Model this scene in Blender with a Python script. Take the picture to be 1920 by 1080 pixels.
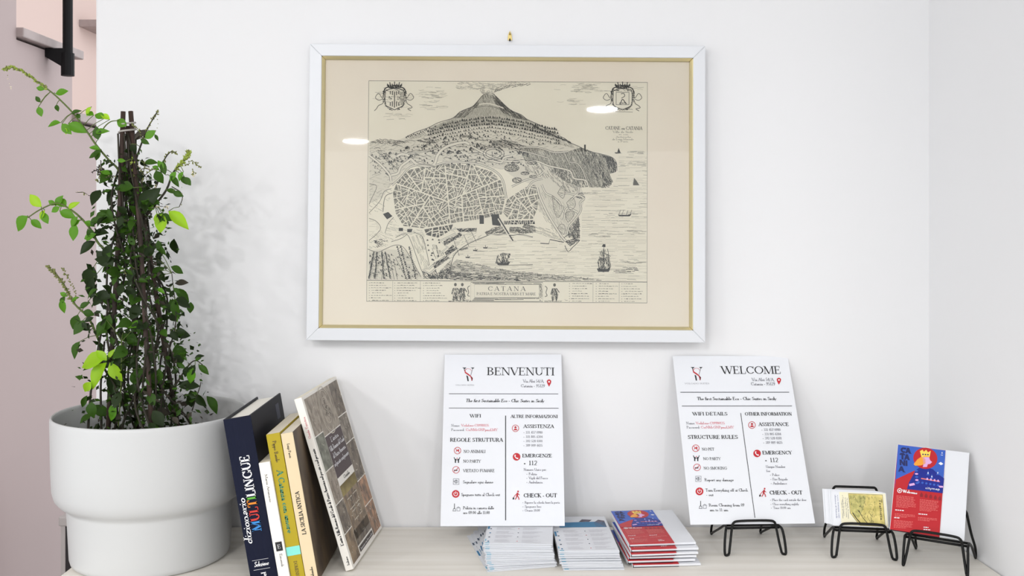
import bpy, bmesh, math, random
import numpy as np
from mathutils import Vector, Matrix, Euler

# ------------------------------------------------------------------ scene, camera, world, exposure
S = bpy.context.scene
for o in list(bpy.data.objects):
    bpy.data.objects.remove(o)
C = S.collection
F, CX, HY, EYE = 1890.0, 960.0, 415.0, 1.45        # focal length in px of a 1920 frame, horizon row, eye height
WALL, TOP = 1.82, 0.90                              # back wall distance, counter height

cam_d = bpy.data.cameras.new('camera')
cam_d.sensor_width = 36.0
cam_d.lens = F * 36.0 / 1920.0
cam_d.shift_y = -(540.0 - HY) / 1920.0
cam_d.clip_start = 0.05
cam = bpy.data.objects.new('camera', cam_d)
C.objects.link(cam)
cam.location = (0, 0, EYE)
cam.rotation_euler = (math.pi / 2, 0, 0)
S.camera = cam

S.view_settings.view_transform = 'Standard'
S.view_settings.look = 'None'
S.view_settings.gamma = 1.0
S.view_settings.use_curve_mapping = False
S.view_settings.exposure = 0.76

W = bpy.data.worlds.new('world')
S.world = W
W.use_nodes = True
W.node_tree.nodes['Background'].inputs[0].default_value = (0.95, 0.98, 1.0, 1)
W.node_tree.nodes['Background'].inputs[1].default_value = 1.1
LAMP = 215.0                                          # emission of the ceiling lamps' lenses

R = random.Random(7)

def at(px, py, y):
    """point seen at photo pixel (px, py) at distance y"""
    return Vector(((px - CX) * y / F, y, EYE - (py - HY) * y / F))

# ------------------------------------------------------------------ materials
MATS = {}
def mat(name, col, rough=0.6, metal=0.0, spec=0.5, coat=0.0, emit=None, noise=None, bump=None, trans=0.0):
    if name in MATS:
        return MATS[name]
    m = bpy.data.materials.new(name)
    m.use_nodes = True
    nt = m.node_tree
    b = nt.nodes['Principled BSDF']
    b.inputs['Base Color'].default_value = (*col, 1)
    b.inputs['Roughness'].default_value = rough
    b.inputs['Metallic'].default_value = metal
    b.inputs['Specular IOR Level'].default_value = spec
    if coat:
        b.inputs['Coat Weight'].default_value = coat
        b.inputs['Coat Roughness'].default_value = 0.08
    if emit:
        b.inputs['Emission Color'].default_value = (*col, 1)
        b.inputs['Emission Strength'].default_value = emit
    tc = None
    if noise or bump:
        tc = nt.nodes.new('ShaderNodeTexCoord')
    if noise:                                       # (scale xyz, second colour, detail)
        sc, col2, det = noise
        mp = nt.nodes.new('ShaderNodeMapping'); mp.inputs['Scale'].default_value = sc
        n = nt.nodes.new('ShaderNodeTexNoise'); n.inputs['Scale'].default_value = 1.0; n.inputs['Detail'].default_value = det
        r = nt.nodes.new('ShaderNodeValToRGB')
        r.color_ramp.elements[0].position = 0.35; r.color_ramp.elements[1].position = 0.65
        r.color_ramp.elements[0].color = (*col, 1); r.color_ramp.elements[1].color = (*col2, 1)
        nt.links.new(tc.outputs['Object'], mp.inputs[0]); nt.links.new(mp.outputs[0], n.inputs['Vector'])
        nt.links.new(n.outputs[0], r.inputs[0]); nt.links.new(r.outputs[0], b.inputs['Base Color'])
    if bump:                                        # (scale, strength, distance)
        n2 = nt.nodes.new('ShaderNodeTexNoise'); n2.inputs['Scale'].default_value = bump[0]; n2.inputs['Detail'].default_value = 5
        bp = nt.nodes.new('ShaderNodeBump'); bp.inputs['Strength'].default_value = bump[1]; bp.inputs['Distance'].default_value = bump[2]
        nt.links.new(tc.outputs['Object'], n2.inputs['Vector']); nt.links.new(n2.outputs[0], bp.inputs['Height'])
        nt.links.new(bp.outputs[0], b.inputs['Normal'])
    if trans:                                       # leaf translucency
        t = nt.nodes.new('ShaderNodeBsdfTranslucent'); t.inputs[0].default_value = (*[min(1, c * 1.5) for c in col], 1)
        mx = nt.nodes.new('ShaderNodeMixShader'); mx.inputs[0].default_value = trans
        out = nt.nodes['Material Output']
        nt.links.new(b.outputs[0], mx.inputs[1]); nt.links.new(t.outputs[0], mx.inputs[2]); nt.links.new(mx.outputs[0], out.inputs[0])
    MATS[name] = m
    return m

def srgb(r, g, b):
    f = lambda c: (c / 255 / 12.92) if c / 255 <= 0.04045 else ((c / 255 + 0.055) / 1.055) ** 2.4
    return (f(r), f(g), f(b))

M_wall = mat('white_plaster', (0.80, 0.80, 0.81), 0.85, spec=0.2, bump=(38, 0.10, 0.0012))
M_wallr = mat('white_plaster_side', (0.80, 0.80, 0.81), 0.85, spec=0.2, bump=(30, 0.06, 0.0012))
M_pink = mat('pink_plaster', srgb(220, 198, 191), 0.85, spec=0.2, bump=(30, 0.05, 0.0012))
M_mauve = mat('mauve_plaster', srgb(184, 168, 167), 0.85, spec=0.2, bump=(30, 0.05, 0.0012))
M_stone = mat('pale_stone', srgb(176, 162, 160), 0.5, noise=((14, 14, 14), srgb(160, 146, 144), 3))
M_floor = mat('floor_tile', srgb(150, 147, 145), 0.35, noise=((3, 3, 3), srgb(136, 133, 131), 4))
M_ceil = mat('white_ceiling', (0.84, 0.84, 0.84), 0.9)
M_wood = mat('whitewashed_wood', srgb(238, 234, 226), 0.5, spec=0.35, noise=((2.2, 60, 60), srgb(227, 222, 212), 6))
M_black = mat('black_wire', (0.004, 0.004, 0.004), 0.45, spec=0.25)
M_blackm = mat('black_paint', (0.005, 0.005, 0.006), 0.6, spec=0.25)
M_pot = mat('white_ceramic', (0.57, 0.575, 0.575), 0.45, spec=0.4)
M_soil = mat('potting_soil', srgb(60, 48, 38), 0.95, noise=((60, 60, 60), srgb(95, 80, 65), 5), bump=(90, 1.0, 0.01))
M_paper = mat('white_paper', (0.77, 0.785, 0.82), 0.6, spec=0.3)
M_lam = mat('laminated_paper', (0.77, 0.785, 0.825), 0.5, spec=0.3, coat=0.35)
M_page = mat('book_pages', srgb(236, 228, 210), 0.85, noise=((1, 1, 900), srgb(222, 212, 192), 2))
M_pagew = mat('book_pages_white', srgb(240, 236, 226), 0.85)
M_frame = mat('white_painted_wood', (0.72, 0.735, 0.765), 0.35, spec=0.4)
M_gilt = mat('gilt', srgb(226, 212, 164), 0.3, metal=0.5)
M_old = mat('aged_paper', srgb(244, 233, 217), 0.9, spec=0.1, noise=((5, 5, 5), srgb(241, 228, 212), 3))
M_plate = mat('printed_plate', srgb(241, 233, 215), 0.9, spec=0.1, noise=((9, 9, 9), srgb(237, 228, 210), 4))
INK = [mat('ink_dark', srgb(46, 44, 40), 0.9, spec=0.1), mat('ink_mid', srgb(92, 88, 79), 0.9, spec=0.1),
       mat('ink_soft', srgb(156, 150, 136), 0.9, spec=0.1), mat('ink_pale', srgb(196, 188, 171), 0.9, spec=0.1),
       mat('ink_paperlight', srgb(231, 223, 207), 0.9, spec=0.1)]
M_ink = mat('print_black', (0.012, 0.012, 0.015), 0.6)
M_grey = mat('print_grey', srgb(120, 120, 128), 0.6)
M_red = mat('print_red', srgb(188, 26, 40), 0.55)
M_rose = mat('print_rose', srgb(214, 120, 130), 0.6)
M_white = mat('print_white', (0.85, 0.85, 0.87), 0.6)
M_brass = mat('brass', srgb(190, 170, 110), 0.35, metal=0.9)

def glass_mat():
    m = bpy.data.materials.new('picture_glass')
    m.use_nodes = True
    nt = m.node_tree
    nt.nodes.clear()
    out = nt.nodes.new('ShaderNodeOutputMaterial')
    t = nt.nodes.new('ShaderNodeBsdfTransparent'); g = nt.nodes.new('ShaderNodeBsdfGlossy')
    t.inputs[0].default_value = (0.985, 0.99, 0.985, 1)
    g.inputs['Roughness'].default_value = 0.015
    fr = nt.nodes.new('ShaderNodeFresnel'); fr.inputs[0].default_value = 1.45
    mx = nt.nodes.new('ShaderNodeMixShader')
    nt.links.new(fr.outputs[0], mx.inputs[0]); nt.links.new(t.outputs[0], mx.inputs[1]); nt.links.new(g.outputs[0], mx.inputs[2])
    nt.links.new(mx.outputs[0], out.inputs[0])
    return m
M_glass = glass_mat()

# ------------------------------------------------------------------ mesh building
class MB:
    def __init__(s):
        s.v = []; s.f = []; s.m = []; s.mats = []
    def mi(s, m):
        if m not in s.mats: s.mats.append(m)
        return s.mats.index(m)
    def add(s, vs, fs, m):
        b = len(s.v); k = s.mi(m)
        s.v += [tuple(p) for p in vs]
        for f in fs:
            s.f.append([b + i for i in f]); s.m.append(k)
    def box(s, lo, hi, m):
        x0, y0, z0 = lo; x1, y1, z1 = hi
        s.add([(x0, y0, z0), (x1, y0, z0), (x1, y1, z0), (x0, y1, z0), (x0, y0, z1), (x1, y0, z1), (x1, y1, z1), (x0, y1, z1)],
              [(3, 2, 1, 0), (4, 5, 6, 7), (0, 1, 5, 4), (1, 2, 6, 5), (2, 3, 7, 6), (3, 0, 4, 7)], m)
    def prism(s, poly, lo, hi, axis, m):
        n = len(poly)
        def p3(p, d):
            return (d, p[0], p[1]) if axis == 0 else ((p[0], d, p[1]) if axis == 1 else (p[0], p[1], d))
        vs = [p3(p, lo) for p in poly] + [p3(p, hi) for p in poly]
        fs = [list(range(n))[::-1], [n + i for i in range(n)]] + [(i, (i + 1) % n, n + (i + 1) % n, n + i) for i in range(n)]
        s.add(vs, fs, m)
    def tube(s, pts, r, m, n=8, cap=True, closed=False):
        pts = [Vector(p) for p in pts]
        k = len(pts)
        rad = r if isinstance(r, (list, tuple)) else [r] * k
        vs = []; up = None
        for i, p in enumerate(pts):
            if closed:
                d = pts[(i + 1) % k] - pts[i - 1]
            else:
                d = (pts[min(i + 1, k - 1)] - pts[max(i - 1, 0)])
            d = d.normalized() if d.length > 1e-9 else Vector((0, 0, 1))
            if up is None:
                up = Vector((0, 0, 1)) if abs(d.z) < 0.9 else Vector((1, 0, 0))
            a = d.cross(up)
            if a.length < 1e-6: a = d.orthogonal()
            a.normalize(); b = a.cross(d).normalized(); up = b
            for j in range(n):
                t = 2 * math.pi * j / n
                vs.append(p + rad[i] * (math.cos(t) * a + math.sin(t) * b))
        fs = []
        for i in range(k if closed else k - 1):
            i2 = (i + 1) % k
            for j in range(n):
                fs.append((i * n + j, i2 * n + j, i2 * n + (j + 1) % n, i * n + (j + 1) % n))
        if cap and not closed:
            fs.append(list(range(n))); fs.append([(k - 1) * n + j for j in range(n)][::-1])
        s.add(vs, fs, m)
    def lathe(s, prof, m, n=64):
        vs = []; fs = []; k = len(prof)
        for j in range(n):
            t = 2 * math.pi * j / n
            for r, z in prof:
                vs.append((r * math.cos(t), r * math.sin(t), z))
        for j in range(n):
            j2 = (j + 1) % n
            for i in range(k - 1):
                fs.append((j * k + i, j2 * k + i, j2 * k + i + 1, j * k + i + 1))
        s.add(vs, fs, m)
    def build(s, name, parent=None, smooth=False, bevel=0.0, loc=None):
        me = bpy.data.meshes.new(name)
        me.from_pydata(s.v, [], s.f)
        for m in s.mats: me.materials.append(m)
        me.polygons.foreach_set('material_index', s.m)
        if smooth:
            me.polygons.foreach_set('use_smooth', [True] * len(s.f))
        me.update()
        o = bpy.data.objects.new(name, me)
        C.objects.link(o)
        if parent: o.parent = parent
        if loc: o.location = loc
        if bevel:
            b = o.modifiers.new('bevel', 'BEVEL'); b.width = bevel; b.segments = 2; b.limit_method = 'ANGLE'; b.angle_limit = 0.6
        return o

def tag(o, label, cat, group=None, kind=None):
    o['label'] = label; o['category'] = cat
    if group: o['group'] = group
    if kind: o['kind'] = kind
    return o
def struct(o, label=None):
    o['kind'] = 'structure'
    if label: o['label'] = label
    return o
def empty(name, loc=(0, 0, 0), rot=None):
    o = bpy.data.objects.new(name, None); C.objects.link(o)
    o.empty_display_size = 0.02
    if rot is None: rot = Matrix.Identity(3)
    o.matrix_world = Matrix.Translation(loc) @ rot.to_4x4()
    return o
def copy_tree(o, parent=None):
    c = o.copy(); C.objects.link(c); c.parent = parent
    for ch in o.children:
        d = ch.copy(); C.objects.link(d); d.parent = c
    return c
def rvec(x, y, z):
    v = Vector((x, y, z)); return Matrix.Rotation(v.length, 3, v.normalized())
def smoothpath(pts, n=5):
    P = [np.array(p, float) for p in pts]
    P = [2 * P[0] - P[1]] + P + [2 * P[-1] - P[-2]]
    out = []
    for i in range(1, len(P) - 2):
        for k in range(n):
            t = k / n
            out.append(0.5 * ((2 * P[i]) + (-P[i - 1] + P[i + 1]) * t + (2 * P[i - 1] - 5 * P[i] + 4 * P[i + 1] - P[i + 2]) * t * t + (-P[i - 1] + 3 * P[i] - 3 * P[i + 1] + P[i + 2]) * t ** 3))
    out.append(P[-2])
    return out
def homog(src, dst):
    A = []
    for (x, y), (u, v) in zip(src, dst):
        A.append([x, y, 1, 0, 0, 0, -u * x, -u * y, -u]); A.append([0, 0, 0, x, y, 1, -v * x, -v * y, -v])
    h = np.linalg.svd(np.array(A, float))[2][-1].reshape(3, 3)
    def f(p):
        q = h @ np.array([p[0], p[1], 1.0]); return (q[0] / q[2], q[1] / q[2])
    return f

# ------------------------------------------------------------------ flat printing: a 2-D drawing in a local plane, made of real thin shapes
class Ink:
    """2-D polygons; fmap maps drawing coordinates to local (x, z); pushed out along -y by e."""
    def __init__(s, fmap=None, e=0.0003):
        s.mb = MB(); s.fmap = fmap or (lambda p: p); s.e = e; s.k = 0
    def polys(s, plist, m, lift=0.0):
        for p in plist:
            q = [s.fmap(a) for a in p]
            s.mb.add([(a[0], -s.e - lift, a[1]) for a in q], [list(range(len(q)))], m)
    def poly(s, p, m, lift=0.0): s.polys([p], m, lift)
    def line(s, pts, w, m, lift=0.0, closed=False, taper=False):
        P = [np.array(p, float) for p in pts]
        n = len(P)
        if n < 2: return
        L = []; Rr = []
        for i in range(n):
            if closed: d = P[(i + 1) % n] - P[i - 1]
            else: d = P[min(i + 1, n - 1)] - P[max(i - 1, 0)]
            l = math.hypot(*d) or 1
            nn = np.array([-d[1], d[0]]) / l
            ww = w[i] if isinstance(w, (list, tuple)) else w
            if taper: ww *= 1 - abs(2 * i / (n - 1) - 1) * 0.7
            L.append(P[i] + nn * ww / 2); Rr.append(P[i] - nn * ww / 2)
        for i in range(n if closed else n - 1):
            j = (i + 1) % n
            s.poly([L[i], L[j], Rr[j], Rr[i]], m, lift)
    def dot(s, x, y, rx, ry, m, n=10, lift=0.0):
        s.poly([(x + rx * math.cos(2 * math.pi * i / n), y + ry * math.sin(2 * math.pi * i / n)) for i in range(n)], m, lift)
    def ring(s, x, y, r, w, m, n=20, lift=0.0):
        s.line([(x + r * math.cos(2 * math.pi * i / n), y + r * math.sin(2 * math.pi * i / n)) for i in range(n)], w, m, lift, closed=True)
    def build(s, name, parent):
        return s.mb.build(name, parent)

# a small hand-made roman alphabet, drawn with stems, bowls and serifs; cap height 1
G = {}
def g(ch, adv, *els): G[ch] = (adv, els)
v = lambda x, y0=0, y1=1, s=3: ('v', x, y0, y1, s)
D = lambda a, b, c, d, k: ('d', a, b, c, d, k)
H = lambda a, b, y: ('d', a, y, b, y, 0)
E = lambda cx, cy, rx, ry, a0=0, a1=360: ('e', cx, cy, rx, ry, a0, a1)
T = lambda x, y, h: ('d', x, y, x, y + h, 0)
Sf = lambda x, y, w=0.13: ('s', x, y, w)
g('A', .72, D(.05, 0, .36, 1, 0), D(.36, 1, .66, 0, 1), H(.16, .54, .34), Sf(.05, 0), Sf(.66, 0))
g('B', .66, v(.14), H(.14, .34, .98), H(.14, .34, .52), H(.14, .34, .02), E(.32, .76, .2, .23, -90, 90), E(.32, .27, .25, .26, -90, 90))
g('C', .76, E(.43, .5, .36, .49, 42, 318), T(.7, .66, .32))
g('D', .82, v(.14), H(.14, .34, .98), H(.14, .34, .02), E(.34, .5, .38, .48, -90, 90))
g('E', .63, v(.14), H(.14, .52, .98), H(.14, .42, .52), H(.14, .55, .02), T(.52, .98, -.22), T(.55, .02, .24), T(.42, .42, .2))
g('F', .58, v(.14), H(.14, .52, .98), H(.14, .42, .52), T(.52, .98, -.22), T(.42, .42, .2))
g('G', .84, E(.43, .5, .36, .49, 42, 318), T(.7, .66, .32), v(.7, .1, .44, 2))
g('H', .8, v(.14), v(.64), H(.14, .64, .52))
g('I', .32, v(.16))
g('J', .4, v(.24, .1, 1, 2), E(.12, .1, .12, .2, -120, 0))
g('K', .72, v(.14), D(.16, .45, .58, 1, 0), D(.28, .55, .64, 0, 1), Sf(.58, 1), Sf(.64, 0))
g('L', .58, v(.14), H(.14, .52, .02), T(.52, .02, .26))
g('M', .96, D(.1, 0, .13, 1, 0), D(.13, 1, .46, 0, 1), D(.46, 0, .8, 1, 0), v(.82), Sf(.1, 0), Sf(.1, 1, .1))
g('N', .82, D(.13, 0, .13, 1, 0), D(.13, 1, .68, 0, 1), D(.68, 0, .68, 1, 0), Sf(.13, 0), Sf(.1, 1), Sf(.68, 1))
g('O', .88, E(.44, .5, .38, .5))
g('P', .62, v(.14), H(.14, .34, .98), H(.14, .34, .46), E(.32, .72, .24, .26, -90, 90))
g('Q', .88, E(.44, .5, .38, .5), D(.46, .1, .78, -.2, 1))
g('R', .7, v(.14), H(.14, .34, .98), H(.14, .34, .5), E(.32, .74, .22, .24, -90, 90), D(.32, .5, .64, 0, 1), Sf(.64, 0, .08))
g('S', .56, E(.29, .75, .2, .23, 50, 275), E(.29, .27, .22, .25, -130, 95), T(.48, .7, .28), T(.08, .0, .3))
g('T', .68, v(.34), H(.04, .64, .98), T(.04, .98, -.22), T(.64, .98, -.22))
g('U', .78, v(.14, .3, 1, 2), E(.39, .32, .25, .32, 180, 360), D(.64, .3, .64, 1, 0), Sf(.64, 1))
g('V', .72, D(.05, 1, .37, 0, 1), D(.37, 0, .67, 1, 0), Sf(.05, 1), Sf(.67, 1))
g('W', 1.08, D(.05, 1, .33, 0, 1), D(.33, 0, .56, .95, 0), D(.5, 1, .76, 0, 1), D(.76, 0, 1.02, 1, 0), Sf(.05, 1), Sf(.52, 1), Sf(1.02, 1))
g('X', .72, D(.06, 1, .66, 0, 1), D(.06, 0, .64, 1, 0), Sf(.06, 0), Sf(.66, 0), Sf(.06, 1), Sf(.64, 1))
g('Y', .7, D(.05, 1, .36, .46, 1), D(.36, .46, .66, 1, 0), v(.36, 0, .48, 1), Sf(.05, 1), Sf(.66, 1))
g('Z', .66, H(.06, .58, .98), D(.58, .98, .06, .02, 1), H(.06, .6, .02), T(.06, .98, -.22), T(.6, .02, .24))
g('a', .45, E(.2, .13, .14, .13), v(.35, 0, .35, 1), E(.21, .33, .14, .14, 0, 150))
g('b', .5, v(.1, 0, 1, 2), E(.28, .24, .17, .24))
g('c', .42, E(.24, .24, .18, .24, 50, 310))
g('d', .51, v(.4, 0, 1, 3), E(.22, .24, .17, .24))
g('e', .45, E(.24, .24, .18, .24, 0, 310), H(.07, .41, .26))
g('f', .32, v(.14, 0, .8, 1), E(.27, .8, .13, .18, 40, 180), H(.04, .28, .47))
g('g', .47, E(.22, .3, .15, .17), E(.22, -.1, .18, .14), H(.3, .44, .45))
g('h', .53, v(.1, 0, 1), E(.26, .27, .15, .2, 0, 180), v(.41, 0, .27, 1))
g('i', .24, v(.12, 0, .47), E(.12, .68, .04, .04))
g('j', .24, v(.14, -.15, .47, 2), E(.14, .68, .04, .04))
g('k', .5, v(.1, 0, 1), D(.12, .2, .38, .47, 0), D(.2, .28, .42, 0, 1), Sf(.42, 0, .08))
g('l', .24, v(.12, 0, 1))
g('m', .78, v(.1, 0, .47), E(.24, .27, .13, .2, 0, 180), v(.38, 0, .27, 1), E(.52, .27, .13, .2, 0, 180), v(.66, 0, .27, 1))
g('n', .53, v(.1, 0, .47), E(.26, .27, .15, .2, 0, 180), v(.41, 0, .27, 1))
g('o', .48, E(.24, .24, .18, .24))
g('p', .51, v(.1, -.3, .47), E(.28, .24, .17, .24))
g('q', .51, v(.4, -.3, .47), E(.22, .24, .17, .24))
g('r', .36, v(.1, 0, .47), E(.24, .3, .13, .16, 30, 150))
g('s', .36, E(.18, .35, .11, .11, 40, 270), E(.18, .12, .12, .12, -140, 90))
g('t', .3, v(.14, .06, .65, 0), H(.03, .26, .46), E(.22, .08, .08, .08, 180, 330))
g('u', .53, v(.1, .2, .47, 2), E(.25, .18, .15, .18, 180, 360), v(.4, 0, .47))
g('v', .46, D(.05, .47, .23, 0, 1), D(.23, 0, .41, .47, 0), Sf(.05, .47, .08), Sf(.41, .47, .08))
g('w', .7, D(.05, .47, .21, 0, 1), D(.21, 0, .36, .45, 0), D(.34, .47, .5, 0, 1), D(.5, 0, .65, .47, 0))
g('x', .46, D(.05, .47, .41, 0, 1), D(.05, 0, .41, .47, 0))
g('y', .46, D(.05, .47, .23, 0, 1), D(.1, -.3, .41, .47, 0), Sf(.05, .47, .08), Sf(.41, .47, .08))
g('z', .42, H(.05, .37, .45), D(.37, .45, .05, .02, 1), H(.05, .38, .02))
g('0', .5, E(.25, .5, .19, .5)); g('1', .4, v(.2, 0, .98, 1), D(.08, .8, .2, .98, 0))
g('2', .5, E(.24, .74, .18, .25, -30, 170), D(.4, .6, .07, .03, 1), H(.06, .43, .03))
g('3', .5, E(.22, .75, .17, .23, -80, 160), E(.22, .27, .2, .26, -160, 90))
g('4', .5, v(.34, 0, 1, 1), D(.34, 1, .04, .3, 0), H(.04, .46, .3))
g('5', .5, E(.22, .3, .2, .29, -150, 120), D(.1, .5, .14, .98, 0), H(.14, .42, .97))
g('6', .5, E(.25, .28, .18, .28), D(.1, .35, .34, 1, 1)); g('7', .48, H(.05, .44, .97), D(.44, .97, .18, 0, 1))
g('8', .5, E(.25, .76, .16, .23), E(.25, .27, .19, .27)); g('9', .5, E(.25, .72, .18, .28), D(.4, .65, .16, 0, 1))
g('-', .36, ('d', .06, .3, .3, .3, .5)); g('.', .22, E(.1, .05, .05, .05)); g(',', .22, D(.12, .08, .06, -.14, .6))
g(':', .22, E(.1, .05, .05, .05), E(.1, .4, .05, .05)); g('/', .4, D(.04, -.1, .36, 1, 0)); g(' ', .3)
g("'", .18, D(.1, 1, .08, .76, .6)); g('\u2022', .5, E(.2, .32, .1, .1), E(.2, .32, .04, .04))

def text(ink, s, x0, y0, x1, y1, cap, m, tk=.13, tn=.045, serif=True, slant=0.0, up=None, track=0.0, lift=0.0, mats=None):
    """baseline from (x0,y0) to (x1,y1) in drawing coordinates, text scaled along it to fill it; cap: cap height; up: up direction"""
    d = np.array([x1 - x0, y1 - y0], float); L = math.hypot(*d); d /= L
    if up is None: up = np.array([d[1], -d[0]])       # y runs down in pixel drawings
    up = np.array(up, float)
    tot = sum(G[c][0] + track for c in s)
    sx = L / tot
    org = np.array([x0, y0], float)
    pen = 0.0
    rr = max(cap / max(sx, 1e-9), 0.4)
    def P(a, b): return org + d * ((pen + a + slant * b * rr) * sx) + up * (b * cap)
    for ci, c in enumerate(s):
        adv, els = G[c]
        mm = mats[ci] if mats else m
        kx = cap / sx                                    # keep stem widths true when text is squeezed
        for e in els:
            if e[0] == 'v':
                _, x, a, b, sf = e
                hw = tk / 2 * min(kx, 1.4)
                ink.poly([P(x - hw, a), P(x + hw, a), P(x + hw, b), P(x - hw, b)], mm, lift)
                if serif:
                    for bit, yy, sg in ((1, a, 1), (2, b, -1)):
                        if sf & bit:
                            ink.poly([P(x - .13, yy), P(x + .13, yy), P(x + .13, yy + sg * tn * 1.1), P(x - .13, yy + sg * tn * 1.1)], mm, lift)
            elif e[0] == 'd':
                _, a, b, c2, d2, k = e
                w = tn + (tk - tn) * k
                if abs(b - d2) < 1e-6:
                    ink.poly([P(a, b - w / 2), P(c2, b - w / 2), P(c2, b + w / 2), P(a, b + w / 2)], mm, lift)
                else:
                    hw = w * 0.55 * min(kx, 1.4)
                    ink.poly([P(a - hw, b), P(a + hw, b), P(c2 + hw, d2), P(c2 - hw, d2)], mm, lift)
            elif e[0] == 's' and serif:
                _, x, yy, w = e
                t = tn * 1.1 * (1 if yy < .3 else -1)
                ink.poly([P(x - w, yy), P(x + w, yy), P(x + w, yy + t), P(x - w, yy + t)], mm, lift)
            elif e[0] == 'e':
                _, cx, cy, rx, ry, a0, a1 = e
                n = max(4, int(abs(a1 - a0) / 30))
                if cap < 0.0035 and False: n = max(3, n // 2)
                if rx <= .1 and ry <= .1 and a1 - a0 == 360:
                    ink.poly([P(cx + rx * 1.3 * math.cos(i * math.pi / 4), cy + ry * 1.3 * math.sin(i * math.pi / 4)) for i in range(8)], mm, lift)
                    continue
                prev = None
                for i in range(n + 1):
                    t = math.radians(a0 + (a1 - a0) * i / n)
                    w = tn + (tk * 1.05 - tn) * abs(math.cos(t)) ** 1.5
                    wx = w * min(kx, 1.4)
                    co, si = math.cos(t), math.sin(t)
                    o_ = P(cx + rx * co + wx * .3 * co, cy + ry * si)
                    i_ = P(cx + rx * co - wx * .7 * co, cy + (ry - w) * si)
                    if prev: ink.poly([prev[0], o_, i_, prev[1]], mm, lift)
                    prev = (o_, i_)
        pen += adv + track

# ------------------------------------------------------------------ the room
b = MB(); b.box((-4.5, -8, -0.05), (4.5, 7, 0), M_floor); struct(b.build('floor'))
b = MB(); b.box((-0.753, WALL, 0), (0.95, WALL + 0.14, 2.85), M_wall); struct(b.build('wall_back', bevel=0.006))
b = MB(); b.prism([(0.753, WALL), (0.793, 0.82), (0.84, -0.35), (1.0, -0.35), (1.0, WALL)], 0, 2.85, 2, M_wallr); struct(b.build('wall_right'))
b = MB(); b.box((-2.35, 1.6, 0), (-2.2, 7, 4.2), M_pink); struct(b.build('wall_stairwell'))
b = MB(); b.box((-2.2, 6.6, 0), (-0.6, 6.75, 4.2), M_pink); struct(b.build('wall_landing'))
b = MB(); b.box((-4.5, -8, 2.85), (4.5, 1.96, 2.95), M_ceil); struct(b.build('ceiling'))
b = MB(); b.box((-2.35, 1.96, 4.2), (-0.6, 6.75, 4.3), M_ceil); struct(b.build('ceiling_stairwell_blocker'))  # unseen cover over the stairwell, added to keep world light off the stairs
b = MB(); b.box((-2.2, 5.12, 2.44), (-2.08, 6.2, 2.475), M_stone); struct(b.build('trim_1'))

# ceiling lamps: the far pair is what the picture glass mirrors
PIC_LOC = Vector((-0.0095, 1.8125, 1.5005))
PIC_ROT = (Matrix.Rotation(-0.030, 3, 'X') @ Matrix.Rotation(0.006, 3, 'Y'))
def ceiling_lamp(x, y, rad=0.1):
    t = empty('ceiling_light', (x, y, 2.85))
    m = MB(); m.lathe([(rad + .018, 0), (rad + .018, -.006), (rad + .003, -.012), (rad, -.008), (rad, 0)], M_frame, 40); m.build('trim_ring', t, smooth=True)
    m = MB(); m.lathe([(0.0005, -.009), (rad, -.009)], mat('lamp_lens', (1.0, 0.99, 0.985), 0.5, emit=LAMP), 40); m.build('lens', t)
    return tag(t, 'round white recessed light in the ceiling', 'ceiling light', 'round recessed ceiling lights')
npic = PIC_ROT @ Vector((0, -1, 0)); gl0 = PIC_LOC + PIC_ROT @ Vector((0, -0.017, 0))
for px, py in ((1129, 205), (667, 265)):
    d = Vector(((px - CX) / F, 1, (HY - py) / F)); t = (gl0 - cam.location).dot(npic) / d.dot(npic)
    p = cam.location + d * t; r = d - 2 * d.dot(npic) * npic
    k = (2.84 - p.z) / r.z
    ceiling_lamp(p.x + r.x * k, p.y + r.y * k, 0.13)
for x, y in ((-2.9, -1.0), (-0.9, -1.5), (1.0, -1.9), (-2.8, -2.8), (2.3, -3.2), (-1.6, -2.2), (-3.2, -4.2)):  # rearmost ones added as frontal fill, set clear of the glass reflection
    ceiling_lamp(x, y)

# ------------------------------------------------------------------ staircase beyond the end of the white wall
st = empty('staircase', (-1.7, 3.2, 0))
def stp(mb, name, **k):
    o = mb.build(name, None, **k); o.parent = st; o.matrix_parent_inverse = st.matrix_world.inverted(); return o
steps = [(1.82 + .31 * i - 0.31, 2.44 + .31 * i - .62) for i in range(0)]
prof = []
ys = [1.51 + .31 * i for i in range(15)]                  # riser positions, climbing towards the viewer
zs = [1.92 - .172 * (i - 3) for i in range(15)]           # tread heights; tread 3 lies between y 2.44 and 2.75
poly = [(ys[0], 0.0)]
for i in range(14):
    if zs[i] < .1: break
    poly += [(ys[i], zs[i] - .03), (ys[i + 1], zs[i] - .03)]
poly.append((poly[-1][0], 0.0))
m = MB(); m.prism(poly, -2.19, -1.2, 0, M_mauve); stp(m, 'stringer_wall')
for i in range(14):
    if zs[i] < .1: break
    m = MB(); m.box((-2.19, ys[i] - .0, zs[i] - .024), (-1.182, ys[i + 1] + .035, zs[i]), M_stone); stp(m, 'tread', bevel=.003)
tag(st, 'mauve-sided staircase with pale stone treads beyond the white wall', 'staircase')

rl = empty('stair_railing', at(127, 100, 2.6))
pc = at(127, 100, 2.6)
m = MB(); m.tube([(0, 0, -.05), (0, 0, 1.0)], .0125, M_blackm, 14); m.build('post', rl, smooth=False)
m = MB(); m.tube([(0, 0, -.058), (0, 0, -.04), (0, 0, .0)], .0165, M_blackm, 14); m.build('end_cap', rl)
dx = -1.2 - pc.x
m = MB(); m.prism([(dx, .012), (dx, -.010), (dx * .25, -.034), (0.0, -.034), (0.0, .012)], -.012, .012, 1, M_blackm); m.build('bracket', rl, bevel=.002)
tag(rl, 'black metal railing post bracketed to the side of the staircase', 'railing')

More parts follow.
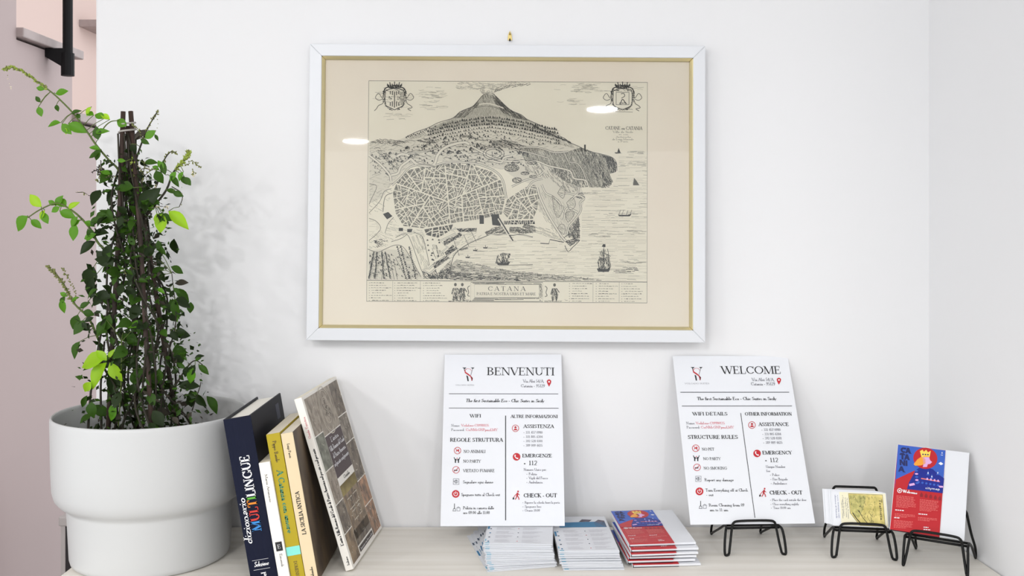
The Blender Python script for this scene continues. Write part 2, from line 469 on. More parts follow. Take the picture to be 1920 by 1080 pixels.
# ------------------------------------------------------------------ low grey shelf unit seen behind the pot
t = empty('shelf_unit', (-0.75, 2.25, 0))
M_gcab = mat('grey_laminate', srgb(178, 172, 170), 0.5); M_shade = mat('shelf_shade', srgb(34, 31, 33), 0.6)
x0, x1 = -.19, .25
m = MB(); m.box((x0 - .004, -.154, .815), (x1 + .004, .154, .835), M_gcab); m.build('top_board', t, bevel=.003)
for x in (x0, x1 - .009):
    m = MB(); m.box((x, -.15, 0), (x + .009, .15, .815), M_gcab); m.build('side_panel', t)
m = MB(); m.box((x0 + .009, -.147, 0), (x1 - .009, .15, .815), M_shade); m.build('shade_fill', t)  # solid dark block flush with the front, painting the shade inside the shelves
for z in (.2, .5):
    m = MB(); m.box((x0 + .009, -.152, z), (x1 - .009, -.147, z + .016), M_gcab); m.build('shelf', t)
tag(t, 'low grey shelf unit with a dark inside, seen behind the white pot', 'shelf')
m = MB(); m.box((0, 0, 0), (.12, .1, .018), mat('rosewood_box', srgb(120, 92, 92), .5))
tag(m.build('small_box', bevel=.003, loc=(-.925, 2.13, .835)), 'small dusky pink box on the grey shelf unit behind the pot', 'box')

# ------------------------------------------------------------------ counter
t = empty('counter', (0.03, 1.6, 0))
m = MB(); m.prism([(-.731, -.36), (.7395, -.36), (.7235, .215), (-.731, .215)], .868, TOP, 2, M_wood); m.build('worktop', t, bevel=.002)
m = MB(); m.box((-.715, -.33, .06), (.72, .205, .868), M_wood); m.build('cabinet_body', t)
m = MB(); m.box((-.70, -.29, 0), (.705, .19, .06), M_gcab); m.build('plinth', t)
for i in range(3):
    xa = -.712 + i * .4775
    m = MB(); m.box((xa + .003, -.348, .07), (xa + .4745, -.33, .86), M_wood); dr = m.build('door', t, bevel=.002)
    m = MB(); m.tube([(xa + .44, -.36, .62), (xa + .44, -.36, .74)], .005, M_brass, 8); m.build('handle', dr)
tag(t, 'whitewashed wood counter running along the white wall', 'counter')

# ------------------------------------------------------------------ framed engraving
s_ = 1.80 / F
pic = empty('framed_engraving', PIC_LOC, PIC_ROT)
OW, OH, FW = 741 * s_ / 2, 554 * s_ / 2, 23 * s_
def rail(name, W0, H0, W1, H1, prof_y, m, parent):
    """four mitred members between outer rectangle W0,H0 and inner W1,H1; prof_y: (back, front outer, front inner)"""
    out = [(-W0, -H0), (W0, -H0), (W0, H0), (-W0, H0)]; inn = [(-W1, -H1), (W1, -H1), (W1, H1), (-W1, H1)]
    for i in range(4):
        j = (i + 1) % 4
        mb = MB()
        a, b_, c, d = out[i], out[j], inn[j], inn[i]
        yb, yo, yi = prof_y
        vs = [(a[0], yb, a[1]), (b_[0], yb, b_[1]), (c[0], yb, c[1]), (d[0], yb, d[1]),
              (a[0], yo, a[1]), (b_[0], yo, b_[1]), (c[0], yi, c[1]), (d[0], yi, d[1])]
        mb.add(vs, [(0, 1, 2, 3), (7, 6, 5, 4), (4, 5, 1, 0), (5, 6, 2, 1), (6, 7, 3, 2), (7, 4, 0, 3)], m)
        mb.build(name, parent, bevel=.0012)
rail('frame_rail', OW, OH, OW - FW, OH - FW, (-.001, -.0235, -.0250), M_frame, pic)
rail('gilt_slip', OW - FW, OH - FW, OW - FW - 5.5 * s_, OH - FW - 5.5 * s_, (-.006, -.0232, -.0165), M_gilt, pic)
m = MB(); m.box((-OW + .012, -.006, -OH + .012), (OW - .012, -.001, OH - .012), mat('brown_board', srgb(150, 120, 90), .8)); m.build('backing_board', pic)
PW, PH = OW - FW - 3.5 * s_, OH - FW - 3.5 * s_
m = MB(); m.box((-PW, -.0125, -PH), (PW, -.006, PH), M_old); m.build('paper', pic)
m = MB(); m.box((-PW, -.0165, -PH), (PW, -.0145, PH), M_glass); m.build('glass_pane', pic)
tag(pic, 'engraved volcano and harbour town in a white frame with a gilt inner edge', 'picture')
hk = at(956, 70, 1.812)
t = empty('picture_hook', (hk.x, 1.8195, hk.z))
m = MB(); m.prism([(-.004, -.004), (.004, -.004), (.003, .006), (0, .013), (-.003, .006)], -.0015, 0, 1, M_brass); m.build('plate', t)
m = MB(); m.tube([(0, -.001, .006), (0, -.008, .008)], .0012, M_brass, 8); m.build('nail', t)
m = MB(); m.tube([(0, -.001, -.003), (0, -.006, -.006), (0, -.009, -.003)], .0012, M_blackm, 8); m.build('hook_tip', t)
tag(t, 'tiny brass picture hook on the wall above the framed engraving', 'hook')

cw, ch = 524 * s_ / 2, 414 * s_ / 2
ox, oz = 1.5 * s_, 2.5 * s_
mapf = homog([(690.5, 151.5), (1213.5, 154.5), (1214, 567), (688, 566)],
             [(ox - cw, oz + ch), (ox + cw, oz + ch), (ox + cw, oz - ch), (ox - cw, oz - ch)])
ink = Ink(mapf, .0127)
RM = random.Random(11)
def U(a, b): return RM.uniform(a, b)
def inside(p, poly):
    x, y = p; c = False; n = len(poly)
    for i in range(n):
        (x0, y0), (x1, y1) = poly[i], poly[i - 1]
        if (y0 > y) != (y1 > y) and x < (x1 - x0) * (y - y0) / (y1 - y0) + x0: c = not c
    return c
def hatch(poly, ang, gap, w, m, brk=18, fill=.75, lift=0.0, wob=.4):
    ca, sa = math.cos(math.radians(ang)), math.sin(math.radians(ang))
    Q = [(x * ca + y * sa, -x * sa + y * ca) for x, y in poly]
    y = min(q[1] for q in Q) + gap / 2; ymax = max(q[1] for q in Q)
    while y < ymax:
        xs = []
        for i in range(len(Q)):
            (x0, y0), (x1, y1) = Q[i], Q[i - 1]
            if (y0 > y) != (y1 > y): xs.append((x1 - x0) * (y - y0) / (y1 - y0) + x0)
        xs.sort()
        for a, b_ in zip(xs[::2], xs[1::2]):
            x = a
            while x < b_:
                l = min(brk * U(.4, 1.6), b_ - x)
                if RM.random() < fill and l > .6:
                    yy = y + U(-wob, wob); y2 = yy + U(-wob, wob)
                    ink.line([(x * ca - yy * sa, x * sa + yy * ca), ((x + l) * ca - y2 * sa, (x + l) * sa + y2 * ca)], w * U(.7, 1.3), m, lift)
                x += l + U(.2, 1.5)
        y += gap * U(.85, 1.15)
def sline(pts, w, m, lift=0.0, n=4, **k): ink.line([tuple(p) for p in smoothpath(pts, n)], w, m, lift, **k)
def road(pts, w, lift=.00006):
    sline(pts, w + 1.5, INK[1], lift); sline(pts, w, INK[4], lift + .00003)
def tree(x, y, h, lift=.00008):
    k = INK[0] if RM.random() < .55 else INK[1]
    ink.poly([(x - h * .35, y - h * .15), (x - h * .1, y - h * U(.8, 1.1)), (x + h * .3, y - h * .6), (x + h * .38, y - h * .1)], k, lift)
    ink.line([(x + h * .2, y), (x + h * U(.8, 1.3), y + .3)], .5, INK[1], lift)
# --- ground: plate tone and border
ink.poly([(690.5, 151.5), (1213.5, 154.5), (1214, 567), (688, 566)], M_plate, -.0001)
ink.line([(690.5, 151.5), (1213.5, 154.5), (1214, 567), (688, 566)], .9, INK[1], .0001, closed=True)
ink.line([(688, 526.5), (1214, 528)], 1.1, INK[1], .0001)
# --- sky
for cx, cy, rx, ry, n in ((735, 178, 42, 20, 34), (806, 178, 26, 12, 40), (800, 200, 24, 5, 14), (1090, 165, 42, 10, 50), (1070, 190, 16, 5, 12), (1200, 165, 14, 9, 12), (735, 218, 30, 6, 14)):
    for i in range(n):
        x, y = cx + RM.gauss(0, rx * .5), cy + RM.gauss(0, ry * .5)
        if 693 < x < 1195 and 155 < y < 262: sline([(x, y), (x + U(3, 8), y + U(-1, 1)), (x + U(10, 16), y + U(-1, 1.4))], .6, INK[3] if RM.random() < .7 else INK[2], n=2)
sm = [(906, 178), (899, 170), (884, 167), (858, 168), (850, 160), (862, 154), (905, 155), (930, 158), (960, 153), (998, 155), (990, 159), (955, 161), (935, 164), (927, 172), (924, 178)]
hatch(sm, 10, 1.7, .7, INK[2], 7, .6); hatch([(924, 178), (929, 166), (945, 160), (998, 156), (990, 160), (950, 165), (932, 172)], -20, 1.3, .8, INK[1], 6, .7)
hatch([(905, 177), (898, 166), (915, 158), (926, 162), (926, 176)], 75, 2, .6, INK[2], 6, .6)
# --- mountain
WASH = mat('ink_wash', srgb(222, 214, 198), .9, spec=.1); WASH2 = mat('ink_wash_deep', srgb(196, 189, 173), .9, spec=.1)
ML = [(692, 266), (710, 261), (729, 261), (749, 262), (761, 257), (782, 247), (802, 240), (822, 230), (849, 221.5), (863, 209.5), (885.5, 200), (896, 189), (906, 178), (916, 176)]
MR = [(926, 177), (936.5, 187), (947, 198), (960, 208), (978, 215.5), (989, 224.5), (1007, 232), (1021, 240), (1038, 250), (1058, 259), (1070, 268), (1086, 274.5), (1097, 281), (1115, 286), (1129, 289), (1148, 295), (1156, 305), (1157, 320)]
for p_, m_ in (([(692, 267), (749, 262), (782, 247), (849, 222), (885, 200), (906, 178), (926, 177), (960, 208), (1007, 232), (1058, 259), (1097, 281), (985, 300), (940, 318), (885, 306), (840, 301), (765, 312), (735, 345), (716, 372), (692, 382)], WASH), ([(802, 241), (849, 222), (885, 200), (906, 178), (926, 177), (960, 208), (1007, 232), (1046, 256), (1000, 246), (960, 237), (918, 234), (870, 237)], WASH2)): ink.poly(p_, m_, -.00005 if m_ is WASH else -.00002)
sline(ML[4:], 1.0, INK[0], .0001); sline(MR, 1.0, INK[0], .0001)
cone = [(849, 222), (863, 209.5), (885.5, 200), (896, 189), (906, 178), (926, 177), (936.5, 187), (947, 198), (960, 208), (978, 216), (989, 226), (960, 222), (935, 214), (905, 219), (880, 223)]
hatch(cone, 62, 1.7, .8, INK[2], 9, .8)
hatch([(849, 222), (863, 209.5), (885, 200), (896, 190), (899, 196), (884, 209), (872, 220)], -48, 1.2, 1.0, INK[1], 8, .9)
hatch([(922, 178), (930, 181), (938, 190), (948, 199), (962, 209), (980, 217), (990, 227), (965, 221), (945, 212), (930, 197)], 48, 1.15, 1.1, INK[1], 9, .95, .00004)
hatch([(928, 181), (938, 190), (952, 203), (975, 215), (989, 226), (970, 219), (948, 207), (934, 193)], 48, 1.6, .9, INK[0], 9, .7, .00006)
hatch([(904, 180), (914, 177), (922, 182), (918, 192), (904, 194)], 70, 1.5, .7, INK[1], 5, .6)
sline([(898, 196), (912, 194), (928, 197), (944, 203)], 2.0, INK[4], .0001); sline([(886, 203), (910, 199), (930, 202), (950, 211)], .8, INK[1], .0001)
for i in range(60):
    x = U(868, 958); y = 214 + U(-9, 7) - (1 - abs(x - 915) / 60) * 6
    sline([(x, y), (x + U(-3, 0), y + U(3, 7))], .6, INK[2], .00005, n=1)
# --- forest belts on the slopes
def ridge(x, k):                      # k: 0 upper edge .. n lower edge
    c = abs(x - 918) / 150.0
    return 222 + k * 6.2 + (c ** 1.35) * 30
for k in range(5):
    n = int(56 - k * 2)
    for i in range(n):
        x = 800 + (1048 - 800) * (i + U(-.2, .2)) / n + k * 1.5
        y = ridge(x, k) + U(-.8, .8)
        if x < 830 - k * 4 and k == 0: continue
        tree(x, y, U(4.2, 6.0) if k < 3 else U(3.2, 4.6))
hatch([(800, 246), (822, 232), (849, 223), (880, 225), (918, 222), (960, 224), (1000, 232), (1040, 252), (1046, 258), (1000, 246), (960, 236), (918, 234), (870, 236), (830, 244)], 60, 2.0, .8, INK[2], 6, .65)
for i in range(34):                   # tree fringe down both flanks
    x = 760 + i * 1.7 + U(-.5, .5); tree(x, 260 - (x - 760) * .38 + U(-.5, 3), U(3, 4.6)) if i % 2 else None
    x = 1000 + i * 2.1; tree(x, 237.5 + (x - 1000) * .45 + U(-.5, 2), U(3.6, 5.2))
# --- scattered trees and houses on the country
for i in range(520):
    x, y = U(700, 1090), U(250, 312)
    top = np.interp(x, [p[0] for p in ML + MR], [p[1] for p in ML + MR]) + 8
    if y < top or y < ridge(x, 4.2) or (x > 985 and y > 268 + (1090 - x) * .05): continue
    tree(x, y, U(2.8, 4.6))
for x, y, w, h in ((833, 258, 5, 6), (829, 252, 3, 7), (759, 277, 9, 6), (793, 274, 8, 5), (838, 285, 9, 7), (856, 285, 8, 8), (880, 279, 6, 8), (893, 272, 4, 10), (900, 278, 8, 5), (728, 287, 6, 5), (766, 294, 7, 5), (812, 258, 6, 4), (988, 290, 4, 9), (980, 288, 4, 7), (972, 286, 5, 7)):
    ink.poly([(x, y), (x + w * .5, y - h * .5), (x + w, y - h * .1), (x + w, y + h * .5), (x, y + h * .5)], INK[0], .00012)
    ink.poly([(x + w * .55, y), (x + w * .95, y - .1), (x + w * .95, y + h * .4), (x + w * .55, y + h * .4)], INK[2], .00015)
hills = [[(692, 267), (710, 261), (730, 261), (752, 264), (770, 266), (745, 271), (715, 270)], [(778, 264), (795, 260), (812, 262), (822, 267), (806, 269), (790, 267)],
         [(925, 264), (945, 262), (968, 266), (985, 275), (990, 290), (975, 285), (950, 277), (920, 276)],
         [(860, 253), (880, 254), (905, 258), (912, 264), (890, 261), (868, 258)]]
for h in hills: hatch(h, 20, 1.15, .9, INK[1], 8, .85)
# --- eastern slopes and cliffs
east = [(985, 275), (1010, 276), (1040, 284), (1068, 283), (1090, 276), (1115, 286), (1148, 295), (1156, 306), (1155, 322), (1143, 326), (1150, 341), (1132, 351), (1106, 351), (1100, 340), (1078, 333), (1070, 320), (1040, 314), (1010, 302), (985, 302), (978, 290)]
ink.poly(east, WASH2, -.00001); ink.poly([(985, 300), (1070, 322), (1090, 352), (1098, 370), (1090, 394), (1078, 412), (1064, 446), (1012, 395), (1006, 350), (960, 330), (946, 318)], WASH, -.00004); ink.poly([(692, 470), (722, 468), (762, 470), (796, 524), (691, 525)], WASH, -.00004); ink.poly([(846, 525), (846, 500), (880, 495), (960, 508), (1060, 518), (1100, 526)], WASH, -.00004)
hatch(east, 66, 1.45, .85, INK[1], 9, .85); hatch(east, 40, 2.6, .8, INK[2], 12, .7)
hatch([(1128, 290), (1148, 295), (1156, 306), (1156, 322), (1146, 325), (1138, 305)], 80, 1.1, 1.1, INK[0], 7, .8, .00005)
hatch([(1060, 318), (1076, 332), (1100, 340), (1104, 350), (1088, 352), (1076, 345), (1062, 342), (1046, 330), (1032, 322), (1040, 314)], 70, 1.3, 1.0, INK[1], 7, .85, .00005)
hatch([(1076, 280), (1090, 277), (1120, 290), (1132, 310), (1120, 340), (1106, 330), (1090, 300)], 74, 1.6, .8, INK[0], 6, .5, .00005)
hatch([(1135, 325), (1148, 343), (1142, 352), (1128, 352), (1132, 342)], 60, 1.1, 1, INK[0], 5, .8)
for pts, w in (([(986, 304), (1006, 302), (1030, 311), (1068, 320), (1076, 334), (1098, 338), (1103, 348)], 2.4), ([(1068, 304), (1082, 306), (1092, 318), (1100, 338)], 1.2), ([(975, 282), (1000, 288), (1030, 297)], 1.4), ([(975, 276), (1010, 277), (1040, 286), (1066, 284)], 1.6)):
    road(pts, w)
country = [(692, 268), (760, 262), (830, 246), (918, 238), (1000, 246), (1080, 277), (985, 282), (980, 300), (940, 320), (880, 307), (840, 302), (765, 312), (735, 345), (716, 372), (692, 382)]
hatch(country, 14, 3.0, .6, INK[3], 9, .55, wob=1.2); hatch(country, -24, 4.2, .7, INK[2], 6, .32, wob=1.5)
for i in range(70):
    x, y = U(700, 980), U(262, 306)
    if inside((x, y), country): sline([(x, y), (x + U(5, 9), y - U(1, 3)), (x + U(12, 20), y + U(-1, 2))], .8, INK[1], .00004, n=2)
hatch([(985, 300), (1040, 312), (1070, 322), (1078, 336), (1088, 352), (1072, 366), (1052, 352), (1036, 340), (1012, 330), (985, 320)], 58, 1.8, .8, INK[1], 6, .6)
hatch([(1012, 352), (1024, 364), (1046, 372), (1066, 384), (1086, 398), (1076, 414), (1062, 440), (1046, 424), (1030, 396)], 62, 2.6, .6, INK[2], 6, .6)
hatch([(800, 246), (849, 224), (880, 232), (840, 246), (790, 258), (762, 262)], 35, 1.6, .8, INK[2], 6, .7); hatch([(985, 226), (1040, 254), (1095, 282), (1060, 274), (1010, 250)], 60, 1.5, .8, INK[2], 6, .7)
# --- country roads
for pts, w in (([(735, 348), (752, 332), (768, 314), (790, 309), (812, 311), (826, 307), (840, 304), (870, 305), (900, 309), (930, 322), (944, 340), (950, 372)], 2.2),
               ([(770, 298), (784, 309), (812, 310), (820, 292), (830, 280), (846, 272), (870, 267), (880, 271)], 4.5),
               ([(743, 294), (755, 289), (770, 297), (752, 312), (746, 325), (733, 329)], 4),
               ([(692, 292), (712, 308), (730, 328), (733, 340)], 3.5), ([(755, 292), (770, 287), (800, 283), (822, 277)], 1.5),
               ([(885, 275), (905, 286), (925, 296), (946, 302), (980, 302)], 3), ([(918, 300), (940, 305), (945, 296), (960, 292)], 3)):
    road(pts, w)
for rx, ry in ((20, 12), (15, 8.5)):
    sline([(926 + rx * math.cos(t * .5236), 288 + ry * math.sin(t * .5236)) for t in range(13)], .9, INK[0], .0001, n=2)
for cx, cy, rx, ry in ((960, 315, 14, 7), (970, 338, 9, 5), (968, 304, 7, 3), (998, 305, 9, 3.5), (985, 325, 8, 3), (1000, 331, 7, 2.5)):
    hatch([(cx + rx * math.cos(t * .6283), cy + ry * math.sin(t * .6283)) for t in range(10)], 30, 1.1, 1, INK[1], 5, .85)
    sline([(cx + rx * math.cos(t * .6283), cy + ry * math.sin(t * .6283)) for t in range(11)], .8, INK[0], .0001, n=2)
hatch([(700, 278), (722, 286), (740, 300), (752, 318), (738, 322), (726, 304), (708, 290)], 40, 1.6, .9, INK[1], 5, .6)
for i in range(40): tree(U(696, 745), U(290, 330), U(2.4, 3.6))
# --- city blocks: a convex outline cut again and again, streets left open
def area(p): return abs(sum(p[i][0] * p[i - 1][1] - p[i - 1][0] * p[i][1] for i in range(len(p)))) / 2
def cut(p, c, n):
    A, B = [], []
    for i in range(len(p)):
        a, b_ = np.array(p[i - 1]), np.array(p[i])
        da, db = (a - c) @ n, (b_ - c) @ n
        if da * db < 0:
            q = a + (b_ - a) * da / (da - db); A.append(tuple(q)); B.append(tuple(q))
        (A if db >= 0 else B).append(tuple(b_))
    return A, B
def blocks(p, amin, tone, gap=1.5, lev=0):
    a = area(p)
    c = np.mean(np.array(p), 0)
    if a < amin * U(.7, 1.7):
        q = [tuple(c + (np.array(v_) - c) * .97) for v_ in p]
        ink.poly(q, INK[tone], .00002)
        ink.line(q, .5, INK[1], .00006, closed=True)
        w_ = np.random.RandomState(RM.randrange(10 ** 6))
        for i in range(max(3, int(a / 4.2))):
            w1 = w_.dirichlet([1] * len(q)); pt = sum(w * np.array(v_) for w, v_ in zip(w1, q))
            ll = U(.8, 2.2)
            ink.line([(pt[0] - ll / 2, pt[1] + U(-.7, .7)), (pt[0] + ll / 2, pt[1] + U(-.7, .7))], U(.6, 1.1), INK[RM.choices([0, 1, 4], [.4, .4, .2])[0]], .00008)
        return
    P_ = np.array(p); dd = P_ - c; ev, evec = np.linalg.eigh(dd.T @ dd)
    k = 1
    if a < 2.4 * amin and RM.random() < .6: k = 0
    n = evec[:, k]; th = U(-.3, .3); n = np.array([n[0] * math.cos(th) - n[1] * math.sin(th), n[0] * math.sin(th) + n[1] * math.cos(th)])
    o_ = c + n * U(-.12, .12) * math.sqrt(a); g_ = gap * (1.25 if lev < 4 else .85) / 2
    A = cut(p, o_ + n * g_, n)[0]; B = cut(p, o_ - n * g_, n)[1]
    for q in (A, B):
        if len(q) >= 3: blocks(q, amin, tone, gap, lev + 1)
west = [(737, 362), (746, 338), (768, 319), (800, 312), (843, 307), (884, 311), (922, 322), (940, 340), (947, 372), (941, 402), (895, 412), (856, 417), (793, 428), (757, 424), (742, 400)]
blocks(west, 46, 2, 2.2)
blocks([(952, 374), (985, 352), (1003, 346), (1012, 362), (1008, 392), (1000, 410), (955, 411), (944, 398)], 44, 2, 2.0)
blocks([(796, 431), (850, 421), (846, 432), (822, 446), (800, 441)], 46, 1, 1.6)
blocks([(946, 414), (1002, 413), (1004, 420), (946, 421)], 22, 0, 1.2)
for p in ([(900, 404), (908, 404), (908, 420), (900, 420)], [(922, 402), (936, 402), (940, 424), (924, 422)]): ink.poly(p, INK[0], .0001)
# --- city walls, bastions and harbour
hatch([(1006, 375), (1012, 380), (1062, 450), (1056, 456), (1010, 395)], 55, 2, .7, INK[2], 6, .6)
for pts, w in (([(1008, 352), (1014, 372), (1030, 405), (1052, 440), (1062, 452)], 3.0), ([(1016, 346), (1024, 362), (1036, 368), (1050, 380), (1052, 392)], 2.2), ([(1050, 366), (1064, 362), (1082, 365), (1086, 350)], 2.0),
               ([(1072, 374), (1082, 366), (1096, 372), (1088, 380), (1090, 394), (1078, 412), (1068, 424), (1064, 440)], 2.2), ([(1058, 412), (1064, 390), (1084, 398)], 2.6),
               ([(960, 350), (985, 338), (1010, 330), (1020, 322)], 2.2), ([(988, 355), (1000, 340), (1018, 335)], 2)):
    road(pts, w)
for p in ([(1046, 362), (1055, 348), (1060, 360), (1056, 372)], [(1063, 380), (1074, 370), (1080, 384), (1070, 394)], [(1060, 400), (1068, 396), (1078, 400), (1066, 416)], [(1046, 428), (1052, 420), (1060, 424), (1058, 440)], [(1036, 366), (1050, 384), (1058, 388), (1048, 408), (1040, 396)]):
    hatch(p, 25, 1.7, .7, INK[2], 5, .7); sline(p + p[:1], .8, INK[1], .0001, n=3)
hatch([(1074, 366), (1092, 360), (1098, 370), (1088, 374)], 30, 1.2, .9, INK[0], 5, .8)
hatch([(1068, 428), (1086, 406), (1088, 428), (1088, 446), (1076, 448), (1064, 444)], 70, 1.1, 1.0, INK[1], 7, .9); hatch([(1072, 430), (1086, 410), (1088, 446), (1076, 446)], 30, 1.5, .9, INK[0], 5, .7)
hatch([(1060, 452), (1080, 446), (1088, 450), (1070, 462)], 10, 1.0, 1.0, INK[0], 6, .9)
sline([(1058, 446), (1070, 438), (1080, 448), (1088, 450), (1074, 464), (1066, 472), (1060, 460)], 1.2, INK[0], .0001, n=2)
hatch([(1060, 462), (1072, 464), (1076, 474), (1064, 476), (1056, 470)], 0, 1.8, .6, INK[2], 8, .6)
def wall(pts, dark=None):
    ink.line(pts, 3.6, INK[1], .0001); ink.line(pts, 2.4, INK[4], .00013)
    if dark: hatch(dark, -35, .95, .95, INK[0], 6, .95, .00008)
wall([(856, 428), (848, 432), (856, 438), (826, 452), (840, 464), (828, 474), (836, 481), (812, 498)])
for d_ in ([(856, 429), (895, 428), (894, 434), (862, 435)], [(832, 453), (862, 437), (868, 441), (834, 462)], [(834, 474), (850, 460), (860, 466), (838, 480)], [(812, 497), (838, 480), (844, 484), (816, 504)]): hatch(d_, -30, .9, 1.0, INK[0], 6, .95, .00014)
wall([(812, 498), (806, 504), (794, 506), (806, 514), (818, 504)]); hatch([(792, 508), (806, 515), (818, 506), (824, 522), (796, 524)], 50, 1.1, 1.0, INK[0], 6, .8)
hatch([(826, 508), (846, 488), (848, 524), (822, 524)], 35, 1.3, .9, INK[1], 7, .8)
sline([(915, 441), (922, 439), (935, 440), (948, 439), (960, 441), (975, 440), (1000, 444)], 2.6, INK[1], .0001); sline([(915, 440), (935, 439), (960, 440), (1000, 443)], 1.2, INK[4], .00014)
hatch([(910, 436), (925, 426), (948, 424), (950, 438), (930, 437), (914, 442)], -30, 1.0, 1.0, INK[1], 7, .9); hatch([(956, 426), (980, 426), (984, 420), (1004, 424), (1006, 436), (982, 438), (956, 436)], 10, 1.0, 1.0, INK[1], 8, .9)
hatch([(1004, 424), (1030, 430), (1054, 448), (1050, 454), (1006, 436)], 20, 1.6, .7, INK[2], 9, .7)
ink.line([(936, 410), (962, 452)], 4.2, INK[0], .00012); ink.line([(934.5, 410), (961, 453)], 2.2, INK[4], .00015)
ink.line([(1014, 456), (1030, 457), (1032, 449), (1058, 454)], 1.5, INK[0], .0001)
sline([(846, 500), (852, 480), (866, 466), (886, 454), (910, 444), (916, 441)], 1.4, INK[1], .0001)
for pts in ([(852, 452), (862, 480)], [(870, 440), (880, 462)], [(884, 434), (894, 454)]): ink.line(pts, .9, INK[1], .0001)
for i in range(9): tree(864 + i * 1.6, 470 - i * .5, 3)
# --- lower left: gardens in rows, moat and roads
for xa, xb in ((692, 700), (703, 711), (720, 725), (732, 734), (752, 768), (768, 780), (745, 762)):
    n = 22 if xa < 740 else 17
    for i in range(n):
        t_ = i / (n - 1); y = 524 - t_ * (48 if xa < 740 else 58)
        x = xa + (xb - xa) * (1 - t_) if xa >= 740 else xa + (712 - xa) * t_ * .45
        tree(x + U(-.6, .6), y, U(3.4, 5.2))
for pts in ([(716, 525), (722, 480)], [(740, 525), (730, 478)], [(746, 525), (738, 486)], [(764, 525), (742, 484)]): ink.line(pts, .9, INK[1], .0001)
hatch([(744, 480), (766, 474), (790, 525), (760, 525)], 0, 2.6, .5, INK[2], 9, .6); hatch([(692, 476), (720, 478), (714, 525), (691, 525)], 5, 2.3, .6, INK[2], 5, .5)
hatch([(700, 452), (716, 448), (728, 452), (708, 466)], 30, 1.2, .9, INK[0], 5, .6)
for pts, w in (([(692, 452), (706, 440), (714, 428), (706, 416), (692, 410)], .9), ([(722, 438), (728, 420), (738, 408)], .9), ([(692, 345), (706, 350), (696, 374), (692, 384)], .9), ([(692, 400), (712, 378), (720, 360), (734, 354)], .9), ([(718, 398), (722, 370), (736, 362)], 1.1),
               ([(742, 446), (756, 440), (768, 446), (790, 505), (796, 512)], 1.0), ([(776, 436), (792, 444), (800, 470), (806, 498)], 1.0), ([(690, 468), (708, 474), (722, 468), (744, 460), (762, 470), (790, 520)], 1.0), ([(734, 454), (752, 448), (764, 440)], .9)):
    sline(pts, w, INK[1], .0001)
hatch([(782, 440), (796, 446), (800, 468), (790, 470), (792, 450)], 70, 1.6, .8, INK[2], 8, .7); hatch([(692, 412), (708, 418), (712, 428), (692, 446)], 0, 2.4, .6, INK[3], 9, .7)
for p in ([(718, 402), (728, 398), (736, 406), (726, 412)], [(748, 428), (756, 428), (756, 434), (748, 434)], [(764, 430), (774, 430), (772, 436), (764, 436)]): ink.poly(p, INK[0], .0001)
hatch([(812, 458), (826, 462), (834, 478), (816, 488), (810, 474)], 75, 2.2, .9, INK[1], 7, .7)
for i in range(110):
    x, y = U(693, 790), U(478, 524)
    if inside((x, y), [(692, 476), (720, 474), (742, 482), (764, 474), (792, 524), (691, 524)]): tree(x, y, U(2.6, 4.4))
hatch([(768, 446), (782, 440), (806, 498), (796, 510)], 68, 2.2, .7, INK[2], 9, .7); hatch([(692, 382), (734, 352), (736, 366), (716, 396), (692, 404)], 30, 3.2, .6, INK[2], 8, .5)
hatch([(738, 408), (748, 424), (790, 430), (800, 446), (770, 440), (740, 446), (722, 440), (728, 420)], 12, 2.6, .6, INK[2], 7, .55); hatch([(692, 446), (716, 430), (726, 442), (744, 448), (720, 466), (692, 468)], 24, 2.8, .6, INK[2], 7, .5)
hatch([(856, 436), (884, 434), (912, 440), (880, 456), (858, 474), (846, 490), (838, 482), (852, 462)], -30, 2.2, .7, INK[2], 6, .55)
hatch([(826, 510), (846, 500), (846, 524), (800, 524)], 20, 1.2, 1.0, INK[0], 6, .7)
for i in range(26): x = U(796, 840); y = U(446, 500); ink.poly([(x, y), (x + 1.6, y - 1.8), (x + 3.4, y), (x + 3.4, y + 1.6), (x, y + 1.6)], INK[RM.choice([0, 1, 1])], .00009) if inside((x, y), [(796, 446), (822, 450), (840, 464), (828, 474), (836, 482), (812, 497), (804, 480)]) else None
# --- sea
sea = [(846, 525), (846, 500), (866, 466), (910, 444), (960, 444), (1010, 450), (1056, 458), (1066, 476), (1092, 450), (1092, 400), (1104, 372), (1150, 350), (1160, 325), (1160, 292), (1213, 292), (1213, 527)]
hatch(sea, 0, 2.7, .5, INK[3], 22, .6, wob=.5); hatch(sea, 0, 6.5, .55, INK[2], 14, .35, wob=.8)
hatch([(846, 525), (846, 498), (858, 486), (900, 496), (960, 508), (1030, 514), (1100, 520), (1140, 526)], 0, 1.35, .9, INK[1], 7, .72); hatch([(846, 525), (846, 508), (870, 512), (920, 518), (980, 522), (1000, 526)], 0, 1.3, 1.1, INK[0], 6, .6)
for cx, cy, rx in ((1190, 286, 18), (1185, 308, 26), (1110, 360, 20), (1180, 490, 24), (1160, 400, 30), (1190, 434, 20), (1120, 440, 20)):
    for i in range(12): x, y = cx + U(-rx, rx), cy + U(-4, 4); ink.line([(x, y), (min(1212, x + U(6, 18)), y + U(-.5, .5))], .6, INK[2])
